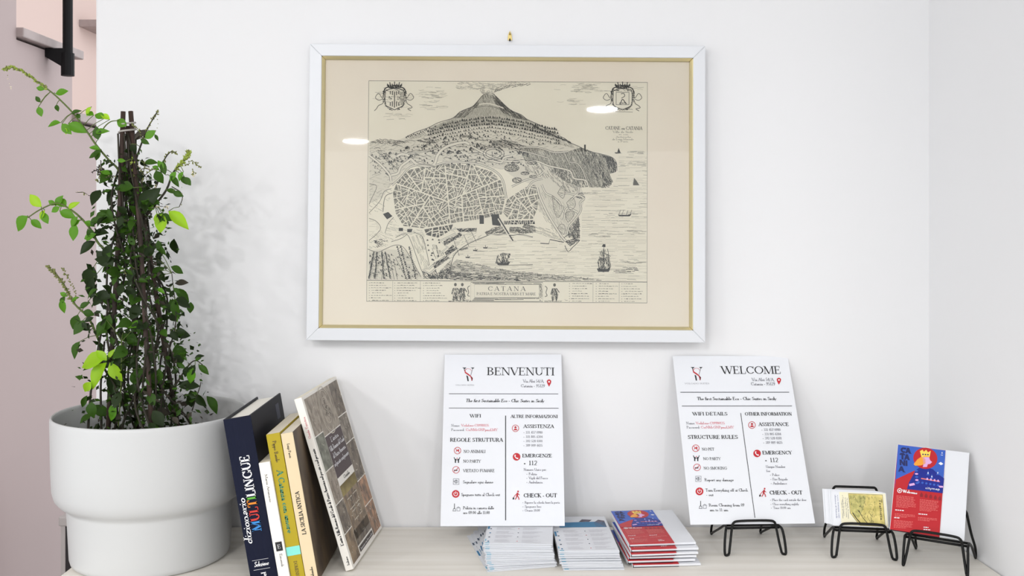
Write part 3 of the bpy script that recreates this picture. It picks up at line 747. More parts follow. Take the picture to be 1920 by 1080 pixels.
# --- ships
def hull(x, y, l, h, k=0): ink.poly([(x - l / 2, y - h * .6), (x - l * .4, y), (x + l * .36, y), (x + l / 2, y - h), (x + l * .2, y - h * .5)], INK[k], .0001)
hull(1172, 405, 26, 5)
for x in (1162, 1168, 1176, 1183): ink.line([(x - 2, 404), (x + 2, 394 - (x % 3))], .7, INK[1], .0001)
ink.line([(1184, 406), (1198, 406)], 1, INK[2])
hull(945, 497, 26, 7); hatch([(930, 494), (934, 478), (944, 474), (958, 476), (954, 494)], 65, 1.4, 1.1, INK[0], 6, .85, .0001)
for a, b_ in (((934, 480), (932, 492)), ((944, 474), (948, 494)), ((957, 475), (950, 492))): ink.line([a, b_], 1.2, INK[0], .0001)
ink.line([(936, 498), (1000, 496)], 1.5, INK[2]); ink.line([(905, 496), (935, 495)], .9, INK[3])
hatch([(1122, 506), (1120, 494), (1124, 484), (1142, 484), (1146, 496), (1144, 507), (1132, 510)], 80, 1.5, 1.1, INK[0], 6, .85, .0001); hull(1133, 509, 26, 10)
hatch([(1124, 484), (1126, 472), (1132, 466), (1140, 470), (1144, 484)], 80, 1.6, 1, INK[1], 6, .8, .0001); ink.poly([(1129, 462), (1132, 457), (1136, 458), (1136, 463)], INK[0], .0001)
for a, b_ in (((1133, 458), (1133, 500)), ((1126, 484), (1144, 482)), ((1128, 472), (1146, 480)), ((1140, 466), (1146, 500))): ink.line([a, b_], .9, INK[0], .0001)
hatch([(1146, 510), (1170, 500), (1194, 500), (1200, 506), (1170, 512)], 0, 1.4, .8, INK[1], 8, .65)
ink.poly([(1187, 347), (1189, 333), (1194, 339), (1199, 347)], INK[1], .0001); ink.poly([(1157, 287), (1160, 277), (1164, 287)], INK[0], .0001); ink.poly([(1152, 286), (1155, 285), (1167, 287), (1155, 288)], INK[1], .0001)
for x, y in ((878, 484), (911, 466), (892, 471)): hull(x, y, 9, 4); ink.line([(x, y), (x + 24, y)], .8, INK[2]); ink.line([(x, y - 6), (x + 1, y)], .9, INK[0], .0001)
ink.line([(1097, 271), (1097, 284)], 3, INK[0], .0001); ink.line([(1131, 322), (1131, 334)], 2.5, INK[0], .0001)
# --- coats of arms
def arms(cx, cy, pales):
    q = lambda u, w: (cx + u, cy + w)
    sh = [q(-17, -14), q(-8, -17), q(0, -18), q(8, -17), q(17, -14), q(18, 2), q(16, 14), q(6, 19), q(0, 22), q(-6, 19), q(-16, 14), q(-18, 2)]
    sline(sh + sh[:1], 1.3, INK[0], .0001, n=3)
    sline([q(-20, -8), q(-18, -18), q(-8, -21), q(0, -19), q(8, -21), q(18, -18), q(22, -8)], 2.0, INK[0], .0001)
    for i in range(7):
        u = -12 + i * 4; ink.line([q(u * .9, -21), q(u * 1.15, -27 - 3 * (i % 2) - (i == 3))], 1.6, INK[0], .0001)
    hatch([q(-15, -25), q(15, -25), q(11, -18), q(-11, -18)], 60, 1.0, 1.1, INK[0], 5, .9); hatch([q(-17, -16), q(17, -16), q(17, -13), q(-17, -13)], 30, 1.3, 1, INK[1], 4, .7)
    if pales:
        for u in (-8, -4, 0, 4, 8):
            if u == 0: ink.line([q(u, -12), q(u, 18)], 1.5, INK[0], .0001)
            else: ink.line([q(u, -13), q(u, -4 - abs(u) * .4)], 1.5, INK[0], .0001); ink.line([q(u, 4 + abs(u) * .5), q(u, 17 - abs(u) * .3)], 1.5, INK[0], .0001)
        for u in (-8, 8): hatch([q(u - 3, -3), q(u + 3, -3), q(u + 3, 3), q(u - 3, 3)], 30, 1.1, 1, INK[1], 3, .8)
        hatch([q(10, -12), q(17, -12), q(16, 12), q(9, 14)], 80, 1.4, .9, INK[1], 6, .8)
    else:
        ink.line([q(-12, -11), q(12, -11), q(12, 12), q(-12, 12)], 1.1, INK[0], .0001, closed=True)
        sline([q(-4, 10), q(0, 2), q(5, 8), q(8, 11)], 1.4, INK[0], .0001); sline([q(-2, 0), q(4, -4), q(2, -9), q(-3, -8)], 1.3, INK[1], .0001); hatch([q(-6, 8), q(6, 8), q(6, 12), q(-6, 12)], 0, 1.2, .9, INK[1], 5, .8)
        ink.line([q(-19, 19), q(19, 21), q(19, 26), q(-19, 25)], .7, INK[1], .0001, closed=True); hatch([q(-17, 20), q(17, 22), q(17, 24), q(-17, 23)], 0, 1.3, .5, INK[2], 4, .6)
    for sg in (-1, 1):
        hatch([q(sg * 16, -20), q(sg * 21, -14), q(sg * 23, -2), q(sg * 20, 10), q(sg * 18, 2), q(sg * 17, -13)], 60, 1.2, 1, INK[0], 4, .8, .00008)
        hatch([q(sg * 17, 6), q(sg * 20, 12), q(sg * 12, 20), q(sg * 3, 24), q(sg * 6, 20), q(sg * 15, 14)], 20, 1.2, 1, INK[1], 4, .8, .00008)
        ink.dot(*q(sg * 21, -12), 1.6, 1.6, INK[0], 8, .0001); ink.dot(*q(sg * 9, 21), 1.4, 1.2, INK[0], 8, .0001)
        sline([q(sg * 20, -8), q(sg * 23, 0), q(sg * 30, -9), q(sg * 36, -1), q(sg * 30, 4), q(sg * 23, 2)], 1.1, INK[1], .0001)
        sline([q(sg * 21, 2), q(sg * 22, 10), q(sg * 30, 14), q(sg * 34, 20), q(sg * 38, 24)] if sg < 0 else [q(21, 2), q(24, 10), q(30, 14), q(33, 18), q(25, 20), q(31, 24)], 1.2, INK[1], .0001)
arms(739, 184, True); arms(1167, 184, False)
# --- lettering of the plate
text(ink, 'CATANE ou CATANIA', 1135, 243, 1204, 243.5, 6.5, INK[1], tk=.16, tn=.07)
for s, a, b_, y, c in (('Ville de Sicile', 1149, 1187, 249, 4), ('et son', 1160, 1178, 253, 3), ('Archeveche', 1155, 1183, 258, 3.2), ('de Luigi Moreale', 1148, 1188, 262.5, 3.4), ('a Paris', 1158, 1178, 266.5, 3)):
    text(ink, s, a, y, b_, y, c, INK[2], tk=.2, tn=.1)
text(ink, 'CATANA', 916, 545.5, 990, 545.5, 8.5, INK[0], tk=.15, tn=.05, track=.3)
text(ink, 'PATRIA E NOSTRA URBS ET MARE', 895, 553.5, 1006, 553.5, 5, INK[1], tk=.17, tn=.07)
for r0 in ((884, 529.5, 1019, 565), (891, 533, 1012, 558)):
    ink.line([(r0[0], r0[1]), (r0[2], r0[1]), (r0[2], r0[3]), (r0[0], r0[3])], .9, INK[1], .0001, closed=True)
hatch([(886, 530), (1017, 530), (1012, 533), (891, 533)], 0, .9, .7, INK[1], 20, .7); hatch([(891, 559), (1012, 559), (1017, 564), (886, 564)], 0, 1.6, 1, INK[1], 30, .7); hatch([(1012, 533), (1018, 531), (1018, 560), (1012, 558)], 80, 1.2, .8, INK[1], 6, .7)
for sg, cx in ((-1, 882), (1, 1023)):
    sline([(cx, 536), (cx + sg * 4, 540), (cx + sg * 2, 548), (cx + sg * 4, 554), (cx, 556)], 1.3, INK[1], .0001)
def figure(cx, l=1):
    hatch([(cx - 4, 540), (cx + 4, 540), (cx + 7, 552), (cx + 5, 563), (cx - 5, 563), (cx - 6, 552)], 75, 1.6, 1, INK[1], 6, .75); ink.dot(cx, 534, 2.6, 3.2, INK[1], lift=.0001)
    for a, b_ in (((cx - 4, 541), (cx - 7, 552)), ((cx + 4, 541), (cx + 9, 548)), ((cx - 3, 556), (cx - 4, 565)), ((cx + 3, 556), (cx + 3, 565))): ink.line([a, b_], 1.4, INK[0], .0001)
    for i in range(12): ink.line([(cx + U(-6, 5), U(540, 560)), (cx + U(-5, 6), U(541, 562))], .7, INK[0], .0001)
figure(855); figure(868); figure(1041); hatch([(842, 563), (884, 563), (884, 566), (842, 566)], 0, 1.1, .8, INK[1], 6, .7); hatch([(1022, 563), (1066, 563), (1060, 560), (1062, 566), (1022, 566)], 0, 1.1, .8, INK[2], 6, .7)
for a, b_ in ((692, 733), (740, 784), (794, 836), (1068, 1108), (1118, 1155), (1166, 1204)):
    for k in range(8):
        x = a + U(0, 4); y = 531.5 + k * 4.7; e = a + (b_ - a) * U(.45, 1)
        ink.dot(a + 1, y, .7, .7, INK[1], 6)
        while x < e:
            l = U(2, 6); ink.line([(x + 3, y), (x + 3 + l * .5, y - U(0, .7)), (x + 3 + l, y)], U(.7, 1.4), INK[2] if RM.random() < .75 else INK[1]); x += l + U(.8, 1.6)
for x in (737, 789, 1113, 1162): ink.line([(x, 528), (x, 566)], .6, INK[2], .0001)
eo = ink.build('engraving_print', pic); eo['label'] = 'black ink engraving of a volcano above a walled town'

# ------------------------------------------------------------------ information sheets
def icon(ink, kind, p, r, sc=1.0):
    x, y = p
    if kind == 'pin':
        ink.poly([(x + r * math.cos(t), y - r * .35 + r * math.sin(t)) for t in [math.pi * (1 + i / 10) for i in range(11)]] + [(x + r * .75, y + r * .5), (x, y + r * 1.9), (x - r * .75, y + r * .5)], M_red)
        ink.dot(x, y - r * .3, r * .38, r * .38, M_white, lift=.0001)
    if kind in ('pet', 'smoke', 'person'):
        ink.ring(x, y, r * .95, r * .16, M_red)
        if kind == 'pet':
            ink.poly([(x - r * .4, y + r * .5), (x - r * .4, y - r * .1), (x + r * .1, y - r * .2), (x + r * .2, y - r * .55), (x + r * .5, y - r * .2), (x + r * .35, y + r * .5), (x + r * .15, y + r * .1), (x - r * .2, y + r * .1)], M_red)
            ink.line([(x - r * .65, y - r * .65), (x + r * .65, y + r * .65)], r * .14, M_red, .0001)
        if kind == 'smoke':
            ink.line([(x - r * .6, y + r * .15), (x + r * .4, y + r * .15)], r * .28, M_ink); ink.line([(x + r * .3, y - r * .1), (x + r * .5, y - r * .4)], r * .12, M_red); ink.line([(x - r * .6, y + r * .6), (x + r * .6, y - r * .6)], r * .1, M_red, .0001)
        if kind == 'person':
            ink.dot(x, y - r * .3, r * .28, r * .3, M_red); ink.poly([(x - r * .55, y + r * .55), (x - r * .3, y + r * .1), (x + r * .3, y + r * .1), (x + r * .55, y + r * .55)], M_red); ink.line([(x - r * .4, y - r * .3), (x + r * .4, y - r * .3)], r * .14, M_red)
    if kind == 'party':
        for sg in (-1, 1):
            ink.dot(x + sg * r * .45, y - r * .1, r * .22, r * .25, M_ink)
            ink.line([(x + sg * r * .45, y + r * .1), (x + sg * r * .45, y + r * .9)], r * .35, M_ink); ink.line([(x + sg * r * .45, y + r * .3), (x + sg * r * .9, y - r * .8)], r * .2, M_ink); ink.line([(x + sg * r * .45, y + r * .2), (x, y - r * .1)], r * .18, M_ink)
        ink.line([(x - r * .1, y - r * .3), (x + r * .15, y - r * .6)], r * .2, M_red)
    if kind == 'report':
        ink.line([(x - r * .8, y - r * .8), (x + r * .8, y - r * .8), (x + r * .8, y + r * .8), (x - r * .8, y + r * .8)], r * .16, M_grey, closed=True)
        ink.ring(x, y, r * .45, r * .16, M_grey, 12); ink.line([(x, y - r * .4), (x, y + r * .3)], r * .18, M_ink); ink.line([(x - r * .8, y - r * .2), (x - r * .3, y)], r * .2, M_grey)
    if kind == 'power':
        ink.dot(x, y, r * 1.1, r * 1.1, M_red, 20)
        ink.line([(x + r * .55 * math.sin(t), y - r * .55 * math.cos(t)) for t in [.6 + i * .5 for i in range(11)]], r * .16, M_white, .0001); ink.line([(x, y - r * .7), (x, y)], r * .18, M_white, .0001)
    if kind == 'clean':
        ink.line([(x - r * .5, y - r * 1.1), (x - r * .5, y + r * .2)], r * .16, M_ink); ink.line([(x - r * .9, y + r * .8), (x - r * .7, y + r * .2), (x - r * .3, y + r * .2), (x - r * .1, y + r * .8)], r * .15, M_ink, closed=True)
        ink.line([(x + r * .1, y), (x + r * 1.0, y), (x + r * .9, y + r * .8), (x + r * .2, y + r * .8)], r * .15, M_grey, closed=True); ink.line([(x + r * .2, y), (x + r * .5, y - r * .3), (x + r * .9, y)], r * .13, M_grey)
    if kind == 'phone':
        ink.dot(x, y, r * 1.05, r * 1.05, M_red, 20)
        ink.line([(x - r * .35, y - r * .55), (x - r * .45, y - r * .1), (x - r * .1, y + r * .35), (x + r * .45, y + r * .5)], [r * .4, r * .24, r * .24, r * .4], M_white, .0001)
    if kind == 'walk':
        ink.dot(x + r * .35, y - r * .95, r * .2, r * .22, M_red)
        for pts, w in (([(x + r * .25, y - r * .65), (x + r * .1, y + r * .1)], .4), ([(x + r * .1, y), (x + r * .45, y + r * .45), (x + r * .6, y + r * 1.0)], .22), ([(x + r * .05, y), (x - r * .05, y + r * .5), (x - r * .35, y + r * .95)], .22), ([(x + r * .2, y - r * .5), (x + r * .7, y - r * .1)], .18), ([(x + r * .15, y - r * .5), (x - r * .3, y - r * .1), (x - r * .75, y + r * .5)], .14)):
            ink.line(pts, r * w, M_red)
        ink.poly([(x - r * .95, y + r * .55), (x - r * .6, y + r * .4), (x - r * .55, y + r * .9), (x - r * .95, y + r * 1.0)], M_ink)
def logo(ink, f, x, y, k):
    """V crossed by a red S; x, y centre of the mark, k unit"""
    q = lambda a, b_: f(x + a * k, y + b_ * k)
    ink.poly([q(-3.6, -4.2), q(-1.0, -4.2), q(-2.1, -3.2)], M_ink); ink.poly([q(1.6, -4.2), q(3.9, -4.2), q(2.8, -3.3)], M_ink)
    ink.line([q(-2.4, -3.4), q(-2.0, -1.8)], .35 * k, M_ink); ink.line([q(2.8, -3.6), q(1.6, .6)], .22 * k, M_ink)
    ink.line([q(2.2, -2.0), q(1.4, -3.2), q(-.4, -3.6), q(-1.9, -2.6), q(-1.7, -1.2), q(.2, .1), q(1.6, 1.2), q(2.4, 2.6), q(2.2, 4.0)], [.15 * k, .2 * k, .2 * k, .4 * k, .8 * k, .8 * k, .6 * k, .9 * k, .3 * k], M_red)
    ink.poly([q(-1.1, .6), q(-.1, 1.0), q(.5, 4.2), q(-.3, 4.2)], M_ink); ink.poly([q(1.9, 1.2), q(2.9, 2.2), q(2.6, 4.0), q(2.1, 3.0)], M_ink)
def sheet(name, loc, rot, corners, items, vline, hlines, icons, lg, label, cat, lam):
    t = empty(name, loc, rot)
    w, h = .105, .297
    mb = MB()
    mb.box((-w, 0, 0), (w, .0007, h), M_lam if lam else M_paper); mb.build('paper_sheet', t)
    f = homog(corners, [(-w, h), (w, h), (w, 0), (-w, 0)])
    ink = Ink(f, .0004)
    for s, x0, y0, x1, y1, cap, st_ in items:
        m, tk, tn, sl = {'head': (M_ink, .16, .055, 0), 'bold': (M_ink, .22, .08, 0), 'ital': (M_ink, .2, .08, .2), 'body': (M_grey, .16, .09, 0), 'dark': (M_ink, .15, .08, 0), 'rose': (M_rose, .16, .09, 0)}[st_]
        text(ink, s, x0, y0, x1, y1, cap, m, tk=tk, tn=tn, slant=sl, up=lg['up'])
    ink.line(vline[0], vline[1], M_ink)
    for a, b_ in hlines: ink.line([a, b_], 3, M_ink)
    for k, p, r in icons: icon(ink, k, p, r)
    logo(ink, lambda a, b_: (a, b_), *lg['at'])
    text(ink, 'VOLCANO SUITES', *lg['name'], 7, M_grey, tk=.14, tn=.08, up=lg['up'])
    o = ink.build('printed_text', t); o['label'] = 'black and red printed text and symbols'
    return tag(t, label, cat)
B = [('BENVENUTI', 285, 169, 680, 169, 46, 'head'), ('Via Aloi 54/A,', 495, 211, 619, 211, 18, 'body'), ('Catania - 95129', 482, 239, 623, 239, 18, 'body'),
     ('The first Sustainable Eco - Chic Suites in Sicily', 162, 326, 618, 326, 19, 'ital'), ('WIFI', 187, 415, 252, 415, 19, 'bold'), ('ALTRE INFORMAZIONI', 423, 417, 697, 417, 18, 'bold'),
     ('Nome:', 80, 468, 130, 468, 14, 'body'), ('Vodafone-C09980135', 138, 467, 298, 467, 14, 'rose'), ('Password:', 80, 493, 156, 493, 14, 'body'), ('CxrNMcGNPpmzLMY', 164, 493, 347, 493, 15, 'rose'),
     ('REGOLE STRUTTURA', 74, 555, 378, 555, 22, 'bold'), ('NO ANIMALI', 152, 619, 278, 619, 17, 'dark'), ('NO PARTY', 150, 675, 251, 675, 17, 'dark'), ('VIETATO FUMARE', 150, 729, 330, 729, 17, 'dark'),
     ('Segnalare ogni danno', 149, 793, 323, 793, 17, 'dark'), ('Spegnere tutto al Check-out', 139, 865, 362, 865, 17, 'dark'), ('Pulizia in camera dalle', 150, 940, 328, 940, 17, 'dark'), ('ore 09:00 alle 11:00', 150, 967, 303, 967, 17, 'dark'),
     ('ASSISTENZA', 497, 475, 674, 475, 20, 'bold'), ('\u2022 331 457 0980', 496, 507, 608, 507, 14, 'body'), ('\u2022 331 805 6304', 496, 532, 608, 532, 14, 'body'), ('\u2022 392 528 0301', 496, 557, 608, 557, 14, 'body'), ('\u2022 389 009 4435', 496, 582, 608, 582, 14, 'body'),
     ('EMERGENZE', 490, 644, 662, 644, 20, 'bold'), ('\u2022 112', 496, 689, 577, 689, 26, 'dark'), ('Numero Unico per:', 498, 721, 630, 721, 15, 'body'), ('\u2022 Polizia', 513, 746, 574, 746, 15, 'body'), ('\u2022 Vigili del Fuoco', 513, 769, 638, 769, 15, 'body'), ('\u2022 Ambulanza', 513, 793, 606, 793, 15, 'body'),
     ('CHECK - OUT', 497, 873, 689, 873, 23, 'bold'), ('\u2022 Riporre la scheda fuori la porta', 490, 908, 705, 908, 14, 'body'), ('\u2022 Spegnere luci', 490, 931, 598, 931, 14, 'body'), ('\u2022 Orario 10:00', 490, 953, 591, 953, 14, 'body')]
ICB = [('pin', (647, 210), 13), ('person', (451, 477), 20), ('pet', (117, 606), 20), ('party', (114, 659), 19), ('smoke', (109, 716), 20), ('report', (110, 783), 20), ('power', (108, 853), 20), ('clean', (112, 932), 22), ('phone', (457, 641), 21), ('walk', (457, 862), 24)]
sheet('information_sheet', Vector((-.0159, 1.7030, .9352)), rvec(-.3875, -.0018, -.005), [(40, 50), (720, 45), (733, 1035), (22, 1035)], B, ([(394, 404), (394, 1003)], 5), [((66, 278), (700, 277)), ((66, 361), (702, 360))], ICB,
      dict(at=(176, 165, 9.5), name=(104, 231, 212, 231), up=(0, -1)), 'laminated sheet headed BENVENUTI standing on the leaflets against the wall', 'sign', True)
Wl = [('WELCOME', 278, 137, 580, 137, 39, 'head'), ('Via Aloi 54/A,', 432, 174, 546, 174, 16, 'body'), ('Catania - 95129', 427, 196, 550, 196, 16, 'body'),
      ('The first Sustainable Eco - Chic Suites in Sicily', 155, 271, 556, 271, 16, 'bold'), ('WIFI DETAILS', 133, 349, 309, 349, 17, 'bold'), ('OTHER INFORMATION', 397, 350, 634, 350, 17, 'bold'),
      ('Name:', 101, 394, 145, 394, 13, 'body'), ('Vodafone-C09980135', 150, 394, 296, 394, 13, 'rose'), ('Password:', 103, 415, 170, 415, 13, 'body'), ('CxrNMcGNPpmzLMY', 175, 415, 341, 415, 13, 'rose'),
      ('STRUCTURE RULES', 110, 468, 362, 468, 19, 'bold'), ('NO PET', 181, 527, 243, 527, 14, 'dark'), ('NO PARTY', 188, 575, 275, 575, 14, 'dark'), ('NO SMOKING', 190, 623, 308, 623, 14, 'dark'), ('Report any damage', 195, 682, 341, 682, 15, 'dark'),
      ('Turn Everything off at Check', 200, 734, 413, 734, 15, 'dark'), ('- out', 203, 757, 240, 757, 15, 'dark'), ('Room Cleaning from 09', 217, 809, 396, 809, 15, 'dark'), ('am to 11 am', 221, 833, 314, 833, 15, 'dark'),
      ('ASSISTANCE', 466, 403, 619, 403, 18, 'bold'), ('\u2022 331 457 0980', 480, 428, 577, 428, 13, 'body'), ('\u2022 331 805 6304', 484, 450, 580, 450, 13, 'body'), ('\u2022 392 528 0301', 486, 471, 583, 471, 13, 'body'), ('\u2022 389 009 4435', 489, 493, 587, 493, 13, 'body'),
      ('EMERGENCY', 486, 547, 634, 547, 18, 'bold'), ('\u2022 112', 497, 586, 567, 586, 22, 'dark'), ('Unique Number', 503, 615, 601, 615, 13, 'body'), ('for', 505, 636, 526, 636, 13, 'body'), ('\u2022 Police', 523, 656, 571, 656, 13, 'body'), ('\u2022 Fire Brigade', 525, 678, 613, 678, 13, 'body'), ('\u2022 Ambulance', 527, 699, 609, 699, 13, 'body'),
      ('CHECK - OUT', 522, 750, 687, 750, 20, 'bold'), ('\u2022 Place the card outside the door', 524, 782, 707, 782, 12, 'body'), ('\u2022 Close everything nightly', 526, 803, 669, 803, 12, 'body'), ('\u2022 Time 10:00 am', 528, 822, 628, 822, 12, 'body')]
ICW = [('pin', (568, 172), 11), ('person', (432, 398), 18), ('pet', (149, 515), 18), ('party', (152, 565), 17), ('smoke', (156, 612), 18), ('report', (163, 670), 17), ('power', (169, 733), 18), ('clean', (185, 803), 20), ('phone', (458, 542), 18), ('walk', (489, 740), 21)]
sheet('information_sheet', Vector((.3998, 1.6722, .9478)), rvec(-.5060, -.0075, .060), [(30, 45), (612, 45), (750, 895), (125, 900)], Wl, ([(375, 337), (448, 866)], 3), [((70, 231), (620, 231)), ((78, 301), (634, 301))], ICW,
      dict(at=(150, 137, 8.2), name=(92, 190, 216, 190), up=(-.13, -1)), 'white sheet headed WELCOME leaning on a black wire easel', 'sign', False)

# ------------------------------------------------------------------ wire easels
RW = .0021
def easel(loc, yaw, label, sc=1.0, hp=1.0, arch=.09, depth=.108):
    t = empty('wire_easel', loc, Matrix.Rotation(yaw, 3, 'Z'))
    P = lambda *p: [Vector(q) * sc for q in p]
    zl = .0455
    # front arch: foot, lip over the front edge, foot
    m = MB(); m.tube([tuple(p) for p in smoothpath(P((-.044, 0, .004), (-.041, .004, .020), (-.037, .008, .044), (-.034, .008, .0525), (-.025, .008, .0550), (0, .008, .0555), (.025, .008, .0550), (.034, .008, .0525), (.037, .008, .044), (.041, .004, .020), (.044, 0, .004)), 4)], RW, M_black, 8); m.build('front_lip', t, smooth=True)
    for sg in (-1, 1):
        x = sg * .044
        # hairpin: round foot, up beside the front wire, then back along the ledge, down to the rear foot and up to the back arch
        m = MB()
        m.tube([tuple(p) for p in smoothpath(P((x, 0, .004), (x + sg * .0030 * hp, -.0005, RW), (x + sg * .0070 * hp, 0, .004), (x + sg * .0060 * hp, .004, .024), (x + sg * .0035 * hp, .008, zl - .006), (x + sg * .001, .014, zl - .002), (x, .030, zl - .004), (x, .055, zl - .016), (x, depth - .006, .006), (x, depth, RW), (x, depth + .003, .005), (x, depth - .004, .020), (sg * .040, depth - .018, .045), (sg * .036, depth - .034, arch - .006)), 4)], RW, M_black, 8)
        m.build('leg', t, smooth=True)
    m = MB(); m.tube(P((-.0435, .012, zl - .0032), (.0435, .012, zl - .0032)), RW, M_black, 8); m.build('ledge_bar', t, smooth=True)
    m = MB(); m.tube(P((-.044, .030, zl - .004), (.044, .030, zl - .004)), RW, M_black, 8); m.build('ledge_bar', t, smooth=True)
    m = MB(); m.tube([tuple(p) for p in smoothpath(P((-.036, depth - .034, arch - .006), (-.033, depth - .0355, arch - .001), (-.025, depth - .036, arch), (.025, depth - .036, arch), (.033, depth - .0355, arch - .001), (.036, depth - .034, arch - .006)), 3)], RW, M_black, 8); m.build('back_arch', t, smooth=True)
    return tag(t, label, 'easel')
easel((.4005, 1.658, TOP), .06, 'black wire easel holding up the WELCOME sheet', arch=.075, depth=.112)
easel((.573, 1.640, TOP), -.13, 'black wire easel holding the small yellow cards', arch=.099)
easel((.664, 1.583, TOP), -.56, 'black wire easel under the CATANIA brochure in the corner', sc=1.04, hp=.25, arch=.085, depth=.094)

# ------------------------------------------------------------------ cards on the middle easel
M_cy = mat('card_cream', srgb(236, 230, 200), .5); M_cyel = mat('card_yellow', srgb(226, 208, 128), .5, noise=((90, 90, 90), srgb(190, 176, 96), 4)); M_cgr = mat('card_olive', srgb(150, 148, 84), .6, noise=((160, 160, 160), srgb(205, 195, 120), 4))
crot = Matrix.Rotation(-.16, 3, 'Z') @ Matrix.Rotation(-.46, 3, 'X')
cbase = Vector((.5735, 1.6545, .9488))
for i in range(9):
    off = crot @ Vector((-.0012 * i - (.003 if i > 5 else 0) + R.uniform(-.001, .001), .0014 * i + .0002, 0))
    t = empty('business_card', cbase + off + Vector((0, 0, .0007 * i)), crot)
    m = MB(); m.box((-.0435, 0, 0), (.0435, .0009, .056), M_paper); m.build('card', t)
    if i == 0:
        ink = Ink(None, .0002)
        ink.poly([(-.031, 0.001), (.0425, 0.001), (.0425, .055), (-.031, .055)], M_cy)
        ink.poly([(-.0165, .053), (.038, .053), (.038, .002), (-.002, .002), (-.0155, .021)], M_cyel, .0001)
        ink.line([(-.0165, .053), (.038, .053), (.038, .002), (-.002, .002), (-.0155, .021)], .0006, M_ink, .0002, closed=True)
        rr = random.Random(5)
        ink.poly([(-.015, .051), (.012, .051), (.006, .030), (-.003, .012), (-.014, .024)], M_cgr, .0002)
        for k in range(90):
            x, z = rr.uniform(-.014, .022), rr.uniform(.006, .051)
            if z < .025 - x * .8 - .006: continue
            ink.line([(x, z), (x + rr.uniform(-.003, .003), z - rr.uniform(.001, .005))], .0005, M_cgr if rr.random() < .5 else M_ink, .0003)
        ink.line([(-.012, .022), (-.006, .012), (.002, .003)], .0014, M_ink, .0003); ink.line([(-.002, .026), (.004, .014), (.012, .004)], .0009, M_ink, .0003)
        text(ink, 'Trattoria', .0315, .046, .0315, .012, .0045, M_ink, tk=.2, tn=.1, up=(1, 0), lift=.0003)
        text(ink, 'Casuzza', .0235, .050, .0235, .018, .0045, M_cgr, tk=.16, tn=.08, up=(1, 0), lift=.0003, slant=.2)
        text(ink, 'De Fiore', .0155, .038, .0155, .010, .005, M_cgr, tk=.16, tn=.08, up=(1, 0), lift=.0003, slant=.2)
        for k, (x, a, b_) in enumerate(((-.0195, .046, .012), (-.0225, .046, .014), (-.0265, .050, .016), (-.0285, .042, .012))):
            text(ink, 'via Coppola 24 Catania'[k:], x, a, x, b_, .002, M_grey, tk=.2, tn=.1, up=(1, 0), lift=.0002)
        text(ink, 'www trattoria com', -.0345, .050, -.0345, .012, .0021, mat('print_blue', srgb(70, 76, 140), .6), tk=.2, tn=.1, up=(1, 0)); text(ink, 'chiuso il lunedi', -.0385, .050, -.0385, .012, .0021, MATS['print_blue'], tk=.2, tn=.1, up=(1, 0))
        o = ink.build('card_print', t); o['label'] = 'yellow picture and sideways lettering'
        tag(t, 'yellow trattoria card in front of the cards on the middle easel', 'card', 'cards on the middle easel')
    else:
        tag(t, 'white-edged card behind the yellow trattoria card on the middle easel', 'card', 'cards on the middle easel')

